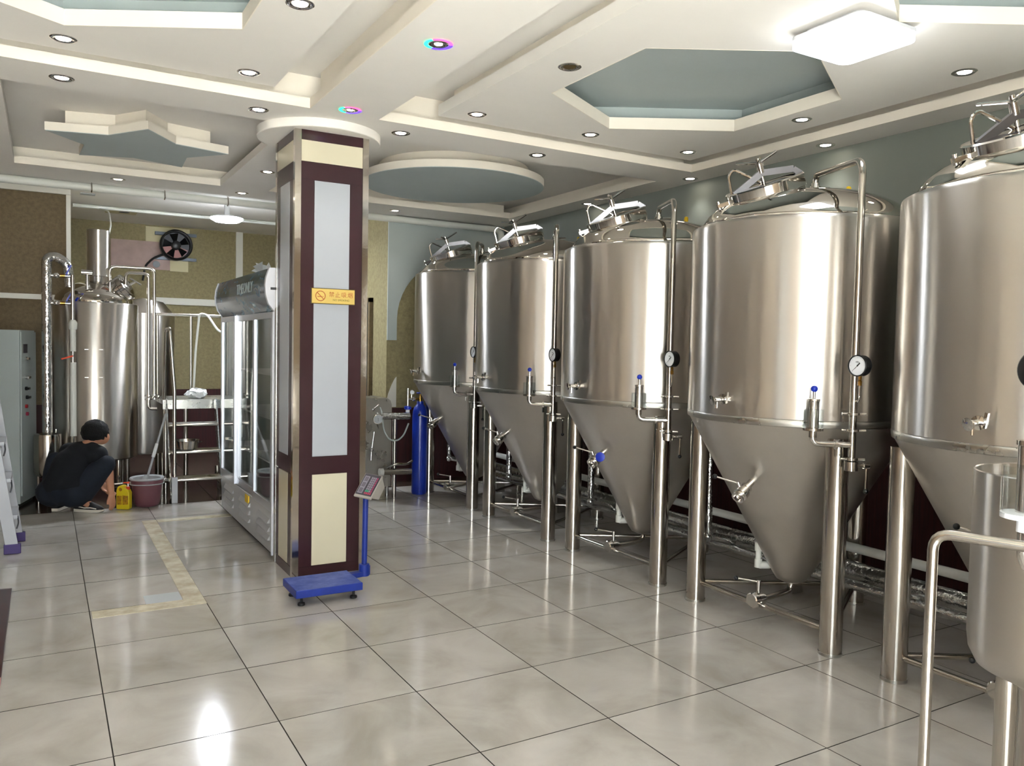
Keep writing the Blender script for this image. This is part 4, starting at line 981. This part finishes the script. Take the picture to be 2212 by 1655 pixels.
MB().cyl((0.022, 4.62, 1.40), (0.022, 4.62, 1.62), 0.024).build('white_sleeve', 'pvc_white', t)
MB().rev((0.022, 4.62, 1.60), (0, 0, 1), [(0.03, 0), (0.036, 0.01), (0.036, 0.06), (0.02, 0.09)], 18).build('coupling', 'pvc_white', t)
MB().cyl((0.022, 4.62, 0.62), (0.022, 4.62, 1.30), 0.026).build('white_sleeve', 'pvc_white', t)
MB().bar((0.02, 4.60, 1.36), (-0.075, 4.58, 1.33), 0.014, 0.014).build('tap_lever', 'orange_red', t)

# working platform with rail and steps
t = thing('work_platform', 'steel working platform with rail behind the steps', 'platform', (1.3, 5.2, 0))
MB().box(0.80, 2.3, 4.77, 5.4, 0.885, 0.93).build('deck', 'steel_brushed', t, smooth=0)
MB().box(0.80, 2.3, 4.75, 4.77, 0.84, 0.93).build('deck_edge', 'steel_brushed', t, smooth=0)
for x, y in ((0.83, 4.8), (2.25, 4.8), (1.10, 5.37), (2.25, 5.37), (1.64, 4.9)): MB().cyl((x, y, 0), (x, y, 0.885), 0.024).build('leg', 'steel', t)
MB().tube([(0.80, 5.37, 1.79), (2.2, 5.37, 1.79)], 0.017, 12).build('top_rail', 'steel', t)
for x in (0.82, 1.15, 1.7, 2.2): MB().cyl((x, 5.37, 0.93), (x, 5.37, 1.79), 0.014).build('rail_post', 'steel', t)
t = thing('transfer_pump', 'shiny pump with bent pipe on the floor under the platform', 'pump', (1.4, 4.8, 0))
MB().tube([(1.32, 4.80, 0.25), (1.32, 4.80, 0.10), (1.38, 4.75, 0.06), (1.7, 4.75, 0.06)], 0.02, 12, 0.05).build('bent_pipe', 'steel', t)
MB().box(1.34, 1.54, 4.76, 4.90, 0, 0.16).build('pump_base', 'steel_brushed', t, smooth=0)
b = MB()
rnd = random.Random(5)
for k in range(7):
    p = Vector((1.36 + rnd.uniform(0, 0.16), 4.82 + rnd.uniform(-.03, .05), 0.22 + rnd.uniform(0, 0.26)))
    b.cyl(p, p + Vector((rnd.uniform(-.08, .08), rnd.uniform(-.03, .03), rnd.uniform(-.06, .06))), rnd.uniform(0.015, 0.035))
b.ball((1.44, 4.80, 0.30), 0.10)
b.build('pump_head', 'chrome', t)
tag(MB().tube([(0.30, 4.50, 0.155), (1.30, 4.70, 0.155), (2.2, 4.70, 0.155)], 0.022, 12).build('floor_pipe', 'steel'), 'steel pipe running low across the floor under the platform', 'pipe')
t = thing('step_stool', 'steel steps with handrail leading up to the working platform', 'steps', (1.05, 4.45, 0))
A0, A1 = Vector((0.80, 4.27, 0.0)), Vector((0.80, 4.70, 0.93))
for x in (0.815, 1.275):
    a = Vector((x, 4.30, 0.02)); b_ = Vector((x, 4.66, 0.93))
    MB().obox((a + b_) / 2, (b_ - a) / 2, Vector((0.006, 0, 0)), Vector((0, 0.05, -0.02))).build('stringer', 'foil', t, smooth=0)
for y, z in ((4.34, 0.22), (4.44, 0.47), (4.54, 0.72)):
    o = MB().box(0.82, 1.27, y - 0.07, y + 0.09, z - 0.03, z).build('tread', 'steel_brushed', t, smooth=0)
    MB().tube([(0.82, y - 0.072, z - 0.015), (1.27, y - 0.072, z - 0.015)], 0.015, 10).build('nosing', 'steel', o)
MB().box(0.815, 0.865, 4.22, 4.27, 0.0, 0.24).build('foot_post', 'alu', t, smooth=0)
MB().tube([(0.84, 4.245, 0.24), (0.84, 4.245, 1.05), (0.80, 4.26, 1.63), (0.785, 4.40, 1.62), (0.785, 4.55, 0.95)], 0.017, 12, 0.03).build('handrail', 'steel', t)
MB().tube([(1.33, 4.30, 0.02), (1.33, 4.30, 1.05), (1.31, 4.32, 1.55)], 0.017, 12).build('handrail', 'steel', t)
t = thing('steel_basin', 'small steel basin standing on the middle step', 'basin', (0.97, 4.455, 0.47))
MB().rev((0.97, 4.455, 0.47), (0, 0, 1), [(0.085, 0.001), (0.105, 0.01), (0.118, 0.085), (0.124, 0.088), (0.124, 0.092), (0.114, 0.09), (0.10, 0.018), (0.001, 0.014)], 32, cap1=False).build('bowl', 'steel', t, smooth=50)
MB().tube([(1.085, 4.45, 0.535), (1.115, 4.44, 0.54), (1.115, 4.47, 0.54), (1.085, 4.475, 0.535)], 0.004, 6).build('ear', 'steel', t)
b = MB(); rnd = random.Random(9)
b.ball((1.14, 4.95, 0.975), 0.11, 18, 10, (1.0, 0.8, 0.5))
b.v = [(x + rnd.uniform(-.014, .014), y + rnd.uniform(-.014, .014), max(0.931, z + rnd.uniform(-.012, .014))) for x, y, z in b.v]
tag(b.build('plastic_bag', 'bag_film', None, smooth=20), 'crumpled white plastic bag lying on the working platform', 'plastic bag')
tag(MB().tube([(1.17, 5.33, 0.96), (1.19, 5.33, 1.4), (1.23, 5.34, 1.815), (1.31, 5.33, 1.80), (1.40, 5.2, 1.62), (1.48, 5.0, 1.60), (1.51, 4.8, 1.75)], 0.012, 10, 0.08).build('white_hose', 'pvc_white'), 'white hose hung over the platform rail', 'hose')
# extractor fan on the end wall
t = thing('extractor_fan', 'black round axial fan bolted on bars to the end wall', 'fan', (1.33, 7.86, 2.79))
fy = 7.86
MB().rev((1.33, fy + 0.06, 2.79), (0, -1, 0), [(0.19, 0), (0.205, 0.0), (0.205, 0.10), (0.19, 0.115), (0.175, 0.11), (0.172, 0.0)], 48, cap0=False, cap1=False).build('housing', 'black_plastic', t)
MB().rev((1.33, fy + 0.06, 2.79), (0, -1, 0), [(0.17, 0), (0.17, 0.004)], 40).build('back_plate', 'dark_grey', t)
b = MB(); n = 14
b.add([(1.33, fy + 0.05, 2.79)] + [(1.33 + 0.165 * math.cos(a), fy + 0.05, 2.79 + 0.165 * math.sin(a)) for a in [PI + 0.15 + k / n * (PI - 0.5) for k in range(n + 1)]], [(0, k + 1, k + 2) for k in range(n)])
b.build('painted_daylight', 'chipped_and_daylight', t)  # pale half-disc, its colour painted as daylight behind the lower blades
MB().rev((1.33, fy + 0.05, 2.79), (0, -1, 0), [(0.06, 0), (0.06, 0.07), (0.045, 0.08)], 24).build('motor', 'black_plastic', t)
for k in range(5):
    a = 2 * PI * k / 5 + 0.5; b = MB(); vs = []
    for r in (0.05, 0.11, 0.165):
        for da, dy in ((-0.36, 0.0), (0.30, 0.05)):
            vs.append((1.33 + r * math.cos(a + da), fy + dy, 2.79 + r * math.sin(a + da)))
    b.add(vs + [(x, y + 0.003, z) for x, y, z in vs], [(0, 1, 3, 2), (2, 3, 5, 4), (6, 8, 9, 7), (8, 10, 11, 9)])
    b.build('blade', 'black_plastic', t)
for z in (2.945, 2.615): MB().box(1.08, 1.60, 7.93, 7.98, z - 0.02, z + 0.02).build('mounting_bar', 'grey_bracket', t, smooth=0)
MB().tube([(1.17, 7.88, 2.66), (1.05, 7.9, 2.6), (0.96, 7.94, 2.50), (0.93, 7.95, 2.3)], 0.014, 8, 0.05).build('power_cable', 'black_rubber', t)

# bucket with mop handle, detergent bottle
t = thing('bucket', 'maroon plastic bucket with a grey rim beside the yellow bottle', 'bucket', (0.60, 4.20, 0))
MB().rev((0.60, 4.20, 0), (0, 0, 1), [(0.085, 0.001), (0.098, 0.008), (0.108, 0.03), (0.130, 0.20), (0.137, 0.205), (0.137, 0.245), (0.128, 0.25), (0.12, 0.22), (0.10, 0.03), (0.001, 0.02)], 40, cap1=False).build('pail', 'bucket_maroon', t, smooth=40)
MB().rev((0.60, 4.20, 0.243), (0, 0, 1), [(0.128, 0), (0.146, 0.004), (0.149, 0.014), (0.143, 0.022), (0.118, 0.014), (0.112, -0.03)], 40, cap0=False, cap1=False).build('rim', 'grey_plastic', t)
MB().tube([(0.60 + 0.141 * math.cos(a), 4.20 + 0.141 * math.sin(a), 0.205 - 0.006 * math.sin(a)) for a in [2 * PI * k / 32 for k in range(32)]], 0.005, 8, closed=True).build('bail', 'grey_plastic', t)
t = thing('mop', 'metal mop handle leaning from the maroon bucket to the steps', 'mop', (0.59, 4.20, 0.22))
MB().tube([(0.592, 4.195, 0.22), (0.675, 4.25, 0.50), (0.775, 4.33, 0.83)], 0.0105, 10).build('handle', 'alu', t)
MB().tube([(0.655, 4.237, 0.44), (0.692, 4.262, 0.56)], 0.016, 10).build('collar', 'white_plastic', t)
MB().rev((0.578, 4.185, 0.235), (0.3, 0.2, 1), [(0.03, 0), (0.026, 0.02), (0.013, 0.05)], 12).build('socket', 'grey_plastic', t)
t = thing('detergent_bottle', 'yellow detergent bottle with an orange pump standing on the floor', 'bottle', (0.41, 4.12, 0))
bx, by = 0.405, 4.115
pr_ = [(-0.055, 0.002), (0.05, 0.002), (0.056, 0.012), (0.056, 0.15), (0.045, 0.175), (0.033, 0.185), (0.015, 0.195), (0.006, 0.213), (-0.02, 0.218), (-0.045, 0.205), (-0.056, 0.175), (-0.058, 0.13), (-0.058, 0.012)]
ru, rw = Vector((0.864, -0.503, 0)), Vector((0.503, 0.864, 0))
def ext(pr_, d0, d1, name, mt, par, cx, cy, sm=30, bev=0.0):
    b = MB(); n = len(pr_); o = Vector((cx, cy, 0))
    vs = [o + ru * u + rw * d + Vector((0, 0, z)) for d in (d0, d1) for u, z in pr_]
    b.add(vs, [tuple(range(n)), tuple(range(n, 2 * n))[::-1]] + [(i, n + i, n + (i + 1) % n, (i + 1) % n) for i in range(n)])
    ob = b.build(name, mt, par, smooth=sm, bevel=bev)
    bm_ = bmesh.new(); bm_.from_mesh(ob.data); bmesh.ops.recalc_face_normals(bm_, faces=bm_.faces[:]); bm_.to_mesh(ob.data); bm_.free()
    return ob
bt = ext(pr_, -0.032, 0.032, 'bottle_body', 'lemon_bottle', t, bx, by, bev=0.008)
ext([(-0.05, 0.045), (-0.008, 0.045), (-0.008, 0.125), (-0.05, 0.125)], -0.0335, -0.0325, 'label', 'label_amber', bt, bx, by)
ext([(0.0, 0.045), (0.05, 0.05), (0.05, 0.125), (0.0, 0.13)], -0.0335, -0.0325, 'label', 'label_amber', bt, bx, by)
ext([(-0.03 + 0.014 * math.cos(a) + 0.012, 0.182 + 0.017 * math.sin(a)) for a in [2 * PI * k / 12 for k in range(12)]], -0.034, -0.0325, 'grip_hole', 'label_amber', bt, bx, by)
q = Vector((bx, by, 0)) + ru * 0.034
MB().cyl(q + Vector((0, 0, 0.178)), q + Vector((0, 0, 0.205)), 0.016).build('pump_collar', 'orange_red', t)
MB().cyl(q + Vector((0, 0, 0.205)), q + Vector((0, 0, 0.235)), 0.006).build('pump_stem', 'white_plastic', t)
MB().cyl(q + Vector((0, 0, 0.233)), q + Vector((0, 0, 0.246)), 0.014).bar(q + Vector((0, 0, 0.24)), q + Vector((-0.035, 0.02, 0.238)), 0.014, 0.009).build('pump_head', 'orange_red', t)

# control cabinet at the left edge
c0 = Vector((-0.388, 4.55, 0)); es = Vector((0.27, 0.963, 0)); ef = Vector((-0.963, 0.27, 0))
t = thing('control_cabinet', 'pale grey electrical control cabinet with switches on its side', 'cabinet', c0)
def cbx(f0, f1, s0, s1, z0, z1, name, mt, par, bev=0.0):
    b = MB(); o = c0
    b.obox(o + ef * (f0 + f1) / 2 + es * (s0 + s1) / 2 + Vector((0, 0, (z0 + z1) / 2)), ef * (f1 - f0) / 2, es * (s1 - s0) / 2, Vector((0, 0, (z1 - z0) / 2)))
    return b.build(name, mt, par, smooth=0, bevel=bev)
cbx(0.012, 0.6, 0.0, 0.42, 0.03, 1.585, 'body', 'cab_grey', t, 0.004)
dr = cbx(-0.002, 0.010, 0.012, 0.41, 0.10, 1.57, 'door', 'cab_grey', t)
cbx(0.03, 0.58, 0.02, 0.40, 0.0, 0.03, 'plinth', 'cab_seam', t)
cbx(-0.006, -0.002, 0.06, 0.16, 1.38, 1.46, 'display', 'scale_face', dr)
for k, (z, mt) in enumerate(((1.33, 'black_plastic'), (1.16, 'black_plastic'), (1.06, 'black_plastic'), (0.98, 'black_plastic'), (0.90, 'red_button'), (0.83, 'key_red'))):
    o = c0 + es * (0.11 + 0.02 * (k % 2)) + Vector((0, 0, z)); d = (-ef).normalized()
    b = MB().cyl(o, o + d * 0.02, 0.017, seg=14)
    if mt == 'black_plastic': b.bar(o + d * 0.03 - es * 0.025, o + d * 0.03 + es * 0.025, 0.012, 0.02)
    b.build('switch', 'chrome' if k < 2 else mt, dr)

# aluminium stepladder at the left edge
t = thing('stepladder', 'aluminium stepladder with purple feet at the left edge', 'ladder', (-0.6, 3.0, 0))
def stile(x0, x1, y, z1, w, name='stile'):
    a = Vector((x0, y, 0.03)); b_ = Vector((x1, y, z1)); d = (b_ - a)
    o = MB().obox((a + b_) / 2, d / 2, Vector((0, 0.012, 0)), d.cross(Vector((0, 1, 0))).normalized() * w / 2).build(name, 'alu', t, smooth=0)
    fo = Vector((x0, y, 0.03)) - d.normalized() * 0.02; tz = d.normalized()
    MB().obox(Vector((x0 - 0.0, y, 0.035)), Vector((0.052, 0, 0)), Vector((0, 0.02, 0)), Vector((0, 0, 0.034))).build('foot', 'purple_plastic', t, smooth=0, bevel=0.004)
    return o
stile(-0.41, -0.66, 2.79, 1.75, 0.075); stile(-0.39, -0.62, 3.17, 1.75, 0.075)
stile(-1.10, -0.72, 2.79, 1.70, 0.05); stile(-1.10, -0.72, 3.17, 1.70, 0.05)
for z in (0.27, 0.53, 0.79, 1.05, 1.31, 1.57):
    x = -0.395 - 0.145 * z
    o = MB().box(x - 0.05, x + 0.055, 2.80, 3.16, z - 0.025, z).build('step', 'alu', t, smooth=0)
    MB().tube([(x + 0.055, 2.86, z - 0.02), (x + 0.062, 2.82, z - 0.06), (x + 0.05, 2.81, z - 0.10)], 0.005, 6, 0.02).build('step_brace', 'dark_grey', o)
MB().box(-0.72, -0.62, 2.77, 3.19, 1.74, 1.79).build('top_cap', 'purple_plastic', t, smooth=0, bevel=0.006)

# dark board on the floor at the left edge
t = thing('wooden_board', 'dark red wooden board lying on the floor at the left edge', 'board', (-0.8, 1.0, 0))
MB().box(-1.25, -0.385, 0.34, 1.80, 0.0, 0.022).build('panel', 'door_red', t, smooth=0)
MB().box(-1.25, -0.384, 0.27, 0.34, 0.0, 0.02).build('chipped_end', 'chipped_and_daylight', t, smooth=0)

# mobile tank with guard rail at the right edge
MX, MY = 2.375, -2.595
t = thing('mobile_tank', 'small upright steel tank with guard rail in the right foreground', 'tank', (MX, MY, 0))
MB().rev((MX, MY, 0), (0, 0, 1), [(0.02, 0.56), (0.15, 0.57), (0.205, 0.60), (0.225, 0.64), (0.23, 0.68), (0.23, 1.185), (0.227, 1.188), (0.224, 1.185), (0.222, 1.15), (0.001, 1.14)], 72, cap1=False).build('body', 'steel_shell', t, smooth=40)
for k in range(3):
    a = math.radians(165 + 120 * k); MB().cyl((MX + 0.17 * math.cos(a), MY + 0.17 * math.sin(a), 0), (MX + 0.17 * math.cos(a), MY + 0.17 * math.sin(a), 0.63), 0.03, seg=24).build('leg', 'steel', t)
def wp(px, py, D):                                        # a spot at distance D along a sight line of the photo frame
    return CAM + (fw + rt * ((px - 1106) / FPX) - up * ((py - 827.5) / FPX)) * D
g0 = wp(2010, 1300, 2.0)
MB().tube([(g0.x, g0.y, 0.02), (g0.x, g0.y, 1.09), (g0.x + 0.27, g0.y - 0.86, 1.09), (g0.x + 0.27, g0.y - 0.86, 0.02)], 0.0128, 18, 0.045).build('guard_rail', 'steel', t)
MB().bar((g0.x, g0.y, 0.06), (MX - 0.15, MY + 0.06, 0.06), 0.03, 0.03).build('rail_foot', 'steel_brushed', t)
cpos = wp(2218, 1070, 1.95)
rv = MB().tube([(cpos.x, cpos.y, cpos.z - 0.02), (cpos.x, cpos.y, cpos.z - 0.19), (cpos.x + 0.16, cpos.y - 0.1, cpos.z - 0.21), (cpos.x + 0.16, cpos.y - 0.1, cpos.z + 0.5)], 0.0165, 16, 0.06).build('relief_pipe', 'chrome', t)
cz = cpos.z - 0.045
MB().rev((cpos.x, cpos.y, cz - 0.015), (0, 0, 1), [(0.019, -0.03), (0.019, 0.0), (0.055, 0.004), (0.055, 0.016), (0.026, 0.018)], 32).build('cup_base', 'white_plastic', rv)
MB().rev((cpos.x, cpos.y, cz), (0, 0, 1), [(0.055, -0.002), (0.055, 0.115), (0.0505, 0.115), (0.0505, 0.0)], 40, cap0=False, cap1=False).build('glass_cup', 'cup_glass', rv)
MB().rev((cpos.x, cpos.y, cz), (0, 0, 1), [(0.023, 0), (0.023, 0.165), (0.027, 0.167), (0.027, 0.178), (0.01, 0.18), (0.007, 0.21)], 24).build('valve_stem', 'chrome', rv)
gp = wp(2252, 800, 1.9)
gg = MB().rev(gp + Vector((0.03, 0, 0)), (-1, 0, 0), [(0.047, 0), (0.05, 0.004), (0.05, 0.045), (0.046, 0.05)], 36).build('pressure_gauge', 'black_plastic', t)
MB().tube([gp + Vector((0.0, 0, -0.045)), gp + Vector((0.0, 0, -0.12)), (cpos.x + 0.16, cpos.y - 0.1, gp.z - 0.16)], 0.006, 8, 0.03).build('gauge_stem', 'chrome', gg)
# ================================================================ squatting man
P0 = Vector((0.02, 4.19, 0.0))
def J(u, w_, z): return ru * u + rw * w_ + Vector((0, 0, z))
man = thing('person', 'man in black t-shirt and dark trousers squatting with his back turned', 'person', P0)
def blob(name, mt, parts, vox=0.011, smooth=6):
    """closed lumps and tapering limbs fused into one continuous surface"""
    b = MB()
    for p in parts:
        if isinstance(p, tuple):
            c_, r = p[0] + P0, p[1]; sc_ = p[2] if len(p) > 2 else (1, 1, 1)
            b.ball(tuple(c_), r, 20, 12, sc_)
        else:
            for (a_, ra_), (b__, rb_) in zip(p[:-1], p[1:]):
                a2, b2 = a_ + P0, b__ + P0
                b.rev(a2, b2 - a2, [(ra_, 0), (rb_, (b2 - a2).length)], 18); b.ball(tuple(a2), ra_, 16, 10); b.ball(tuple(b2), rb_, 16, 10)
    o = b.build(name, mt, man, smooth=0)
    m1 = o.modifiers.new('fuse', 'REMESH'); m1.mode = 'VOXEL'; m1.voxel_size = vox; m1.use_smooth_shade = True
    m2 = o.modifiers.new('soften', 'SMOOTH'); m2.factor = 0.5; m2.iterations = smooth
    return o
PEL, CH, NK, HD = J(-.05, -.04, .20), J(.03, .03, .48), J(.095, .09, .60), J(.135, .125, .672)
def hand(wr, d, s, curl):
    """palm and five separate bent fingers from the wrist"""
    d = d.normalized(); s = s.normalized(); n = d.cross(s); out = [[(wr, .024), (wr + d * .03, .027)]]
    for o_ in (-.024, -.008, .008, .024): out.append([(wr + d * .02 + s * o_ * .8, .015), (wr + d * .085 + s * o_, .0125)])
    for o_, l in ((-.029, .062), (-.0098, .074), (.0098, .068), (.029, .052)):
        b0 = wr + d * .088 + s * o_
        out.append([(b0, .0092), (b0 + d * l * .5 + n * curl * .3, .0085), (b0 + d * l * .85 + n * curl, .0075)])
    t0 = wr + d * .03 - s * .028
    out.append([(t0, .0125), (t0 + d * .03 - s * .016 + n * curl * .4, .0105), (t0 + d * .058 - s * .014 + n * curl, .009)])
    return out
RW, LW = J(.30, .035, .16), J(.06, .36, .18)
body = [[(PEL, .11), (J(-.035, -.03, .34), .105), (CH, .11), (NK, .052), (HD - Vector((0, 0, .03)), .05)],
        (HD, .086, (0.9, 0.98, 1.08)), (HD + J(.018, .038, -.035), .064), (HD + J(.036, .09, -.03), .014),
        [(CH, .07), (J(.19, .035, .51), .05), (J(.265, .06, .34), .04), (RW, .026)],
        [(CH, .07), (J(-.09, .09, .52), .05), (J(-.14, .30, .36), .04), (LW, .026)],
        [(J(.04, -.02, .20), .085), (J(.275, .03, .435), .056), (J(.075, -.005, .10), .042), (J(.14, -.02, .05), .032)],
        [(J(-.15, -.01, .20), .085), (J(-.235, .14, .44), .056), (J(-.17, .04, .10), .042), (J(-.185, .12, .05), .032)]]
body += hand(RW, J(.12, .02, -1), J(.25, .95, 0), -.018) + hand(LW, J(.6, .1, -.75), J(.5, .85, .1), .02)
blob('body', 'skin', body, 0.0065, 3)
blob('t_shirt', 'cloth_black', [(J(-.085, -.05, .235), .155, (1, 1, .95)), (J(0, -.04, .235), .14), [(J(-.055, -.04, .27), .165), (J(-.02, -.02, .40), .158), (J(.02, .03, .485), .125)],
     [(J(-.09, .07, .51), .085), (J(.04, .06, .525), .09), (J(.18, .04, .50), .085)], [(J(.03, .05, .50), .11), (J(.09, .088, .572), .066)],
     [(J(.17, .04, .50), .08), (J(.245, .055, .40), .058)], [(J(-.09, .085, .51), .078), (J(-.13, .21, .43), .058)]])
blob('trousers', 'cloth_navy', [(J(-.16, -.045, .175), .145, (1, 1, .9)), (J(.02, -.055, .17), .14, (1, 1, .9)), (J(-.07, -.05, .20), .155, (1, 1, .9)),
     [(J(.05, -.02, .20), .12), (J(.16, .0, .32), .105), (J(.265, .02, .42), .078)], [(J(.268, .02, .42), .074), (J(.17, .005, .25), .066), (J(.085, -.005, .10), .05)],
     [(J(-.16, -.01, .20), .12), (J(-.21, .07, .33), .10), (J(-.245, .13, .425), .078)], [(J(-.245, .13, .425), .074), (J(-.20, .085, .25), .066), (J(-.17, .04, .10), .05)]])
# shoes
def shoe(ank, toe, nm):
    d = (toe - ank); d.z = 0; L_ = 0.265; d.normalize(); s = Vector((-d.y, d.x, 0))
    heel = ank - d * 0.075; heel.z = 0
    prof = [(0.0, .026), (.03, .036), (.10, .038), (.18, .046), (.235, .036), (.262, .015)]
    b = MB(); up_ = []
    out = [heel + d * a + s * w0 for a, w0 in prof] + [heel + d * a - s * w0 for a, w0 in prof[::-1]]
    n = len(out)
    lv = [(0.0, 1.0), (0.028, 1.04)]
    vs = []
    for z, k in lv:
        for p in out:
            c_ = heel + d * (p - heel).dot(d); q = c_ + (p - c_) * k; vs.append((P0.x + q.x, P0.y + q.y, z + (0.012 if (p - heel).dot(d) > .24 and z == 0 else 0)))
    b.add(vs, [tuple(range(n))[::-1], tuple(range(n, 2 * n))] + [(i, (i + 1) % n, n + (i + 1) % n, n + i) for i in range(n)])
    so_ = b.build(nm, 'shoe_sole', man, smooth=40, bevel=0.004)
    b = MB(); vs = []; hts = [.075, .095, .105, .075, .055, .04]
    rows_ = []
    for k in range(5):
        q = k / 4
        row = []
        for i, p in enumerate(out):
            a_i = i if i < 6 else 11 - i
            c_ = heel + d * (p - heel).dot(d)
            h = 0.027 + (hts[a_i] - 0.027) * q; f_ = 1.0 - 0.62 * q ** 2
            qv = c_ + (p - c_) * f_; row.append((P0.x + qv.x, P0.y + qv.y, h))
        rows_.append(row)
    for r in rows_: vs += r
    fs = [(k * n + i, k * n + (i + 1) % n, (k + 1) * n + (i + 1) % n, (k + 1) * n + i) for k in range(4) for i in range(n)] + [tuple(4 * n + i for i in range(n))]
    b.add(vs, fs); b.build('upper', 'shoe_black', so_, smooth=60)
    b = MB()
    for sg in (1, -1):
        p = [heel + d * a + s * sg * (w0 * 1.03) + Vector((0, 0, z)) for a, w0, z in ((.05, .037, .05), (.11, .039, .04), (.17, .045, .045), (.22, .037, .035))]
        b.tube([q + P0 for q in p], 0.005, 6)
    b.build('stripe', 'shoe_sole', so_)
shoe(J(.075, -.005, 0), J(.30, -.03, 0), 'shoe'); shoe(J(-.17, .04, 0), J(-.20, .30, 0), 'shoe')
# hair and ear
hc_ = P0 + HD + J(-.012, -.02, .022)
b = MB().ball(tuple(hc_), 0.112, 30, 20, (1.0, 1.0, 0.97)); rnd = random.Random(4)
fd = (ru * 0.30 + rw * 0.80 + Vector((0, 0, -0.55))).normalized(); vs = []
for x, y, z in b.v:
    p = Vector((x, y, z)) - hc_; k = 1.0 + rnd.uniform(-.03, .045)
    if p.normalized().dot(fd) > 0.62: k *= 0.74
    if p.z < -0.07: k *= 0.82
    vs.append(tuple(hc_ + p * k))
b.v = vs; b.build('hair', 'hair', man, smooth=70)
sd = (ru * 0.83 - rw * 0.55).normalized()
for sg in (1, -1):
    c_ = P0 + HD + J(.0, .015, -.025) + sd * (0.092 * sg)
    MB().ball(tuple(c_), 0.019, 10, 8, (0.65, 0.65, 1.3)).build('ear', 'skin', man)
fc = P0 + HD + J(.03, .07, -.005)
for sg in (1, -1): MB().ball(tuple(fc + fd * 0.022 + sd * sg * 0.03 + Vector((0, 0, 0.012))), 0.007, 8, 6).build('eye', 'black_plastic', man)
MB().tube([fc + fd * 0.02 - sd * 0.02 + Vector((0, 0, -0.05)), fc + fd * 0.024 + Vector((0, 0, -0.052)), fc + fd * 0.02 + sd * 0.02 + Vector((0, 0, -0.05))], 0.004, 6).build('mouth', 'ink_red', man)
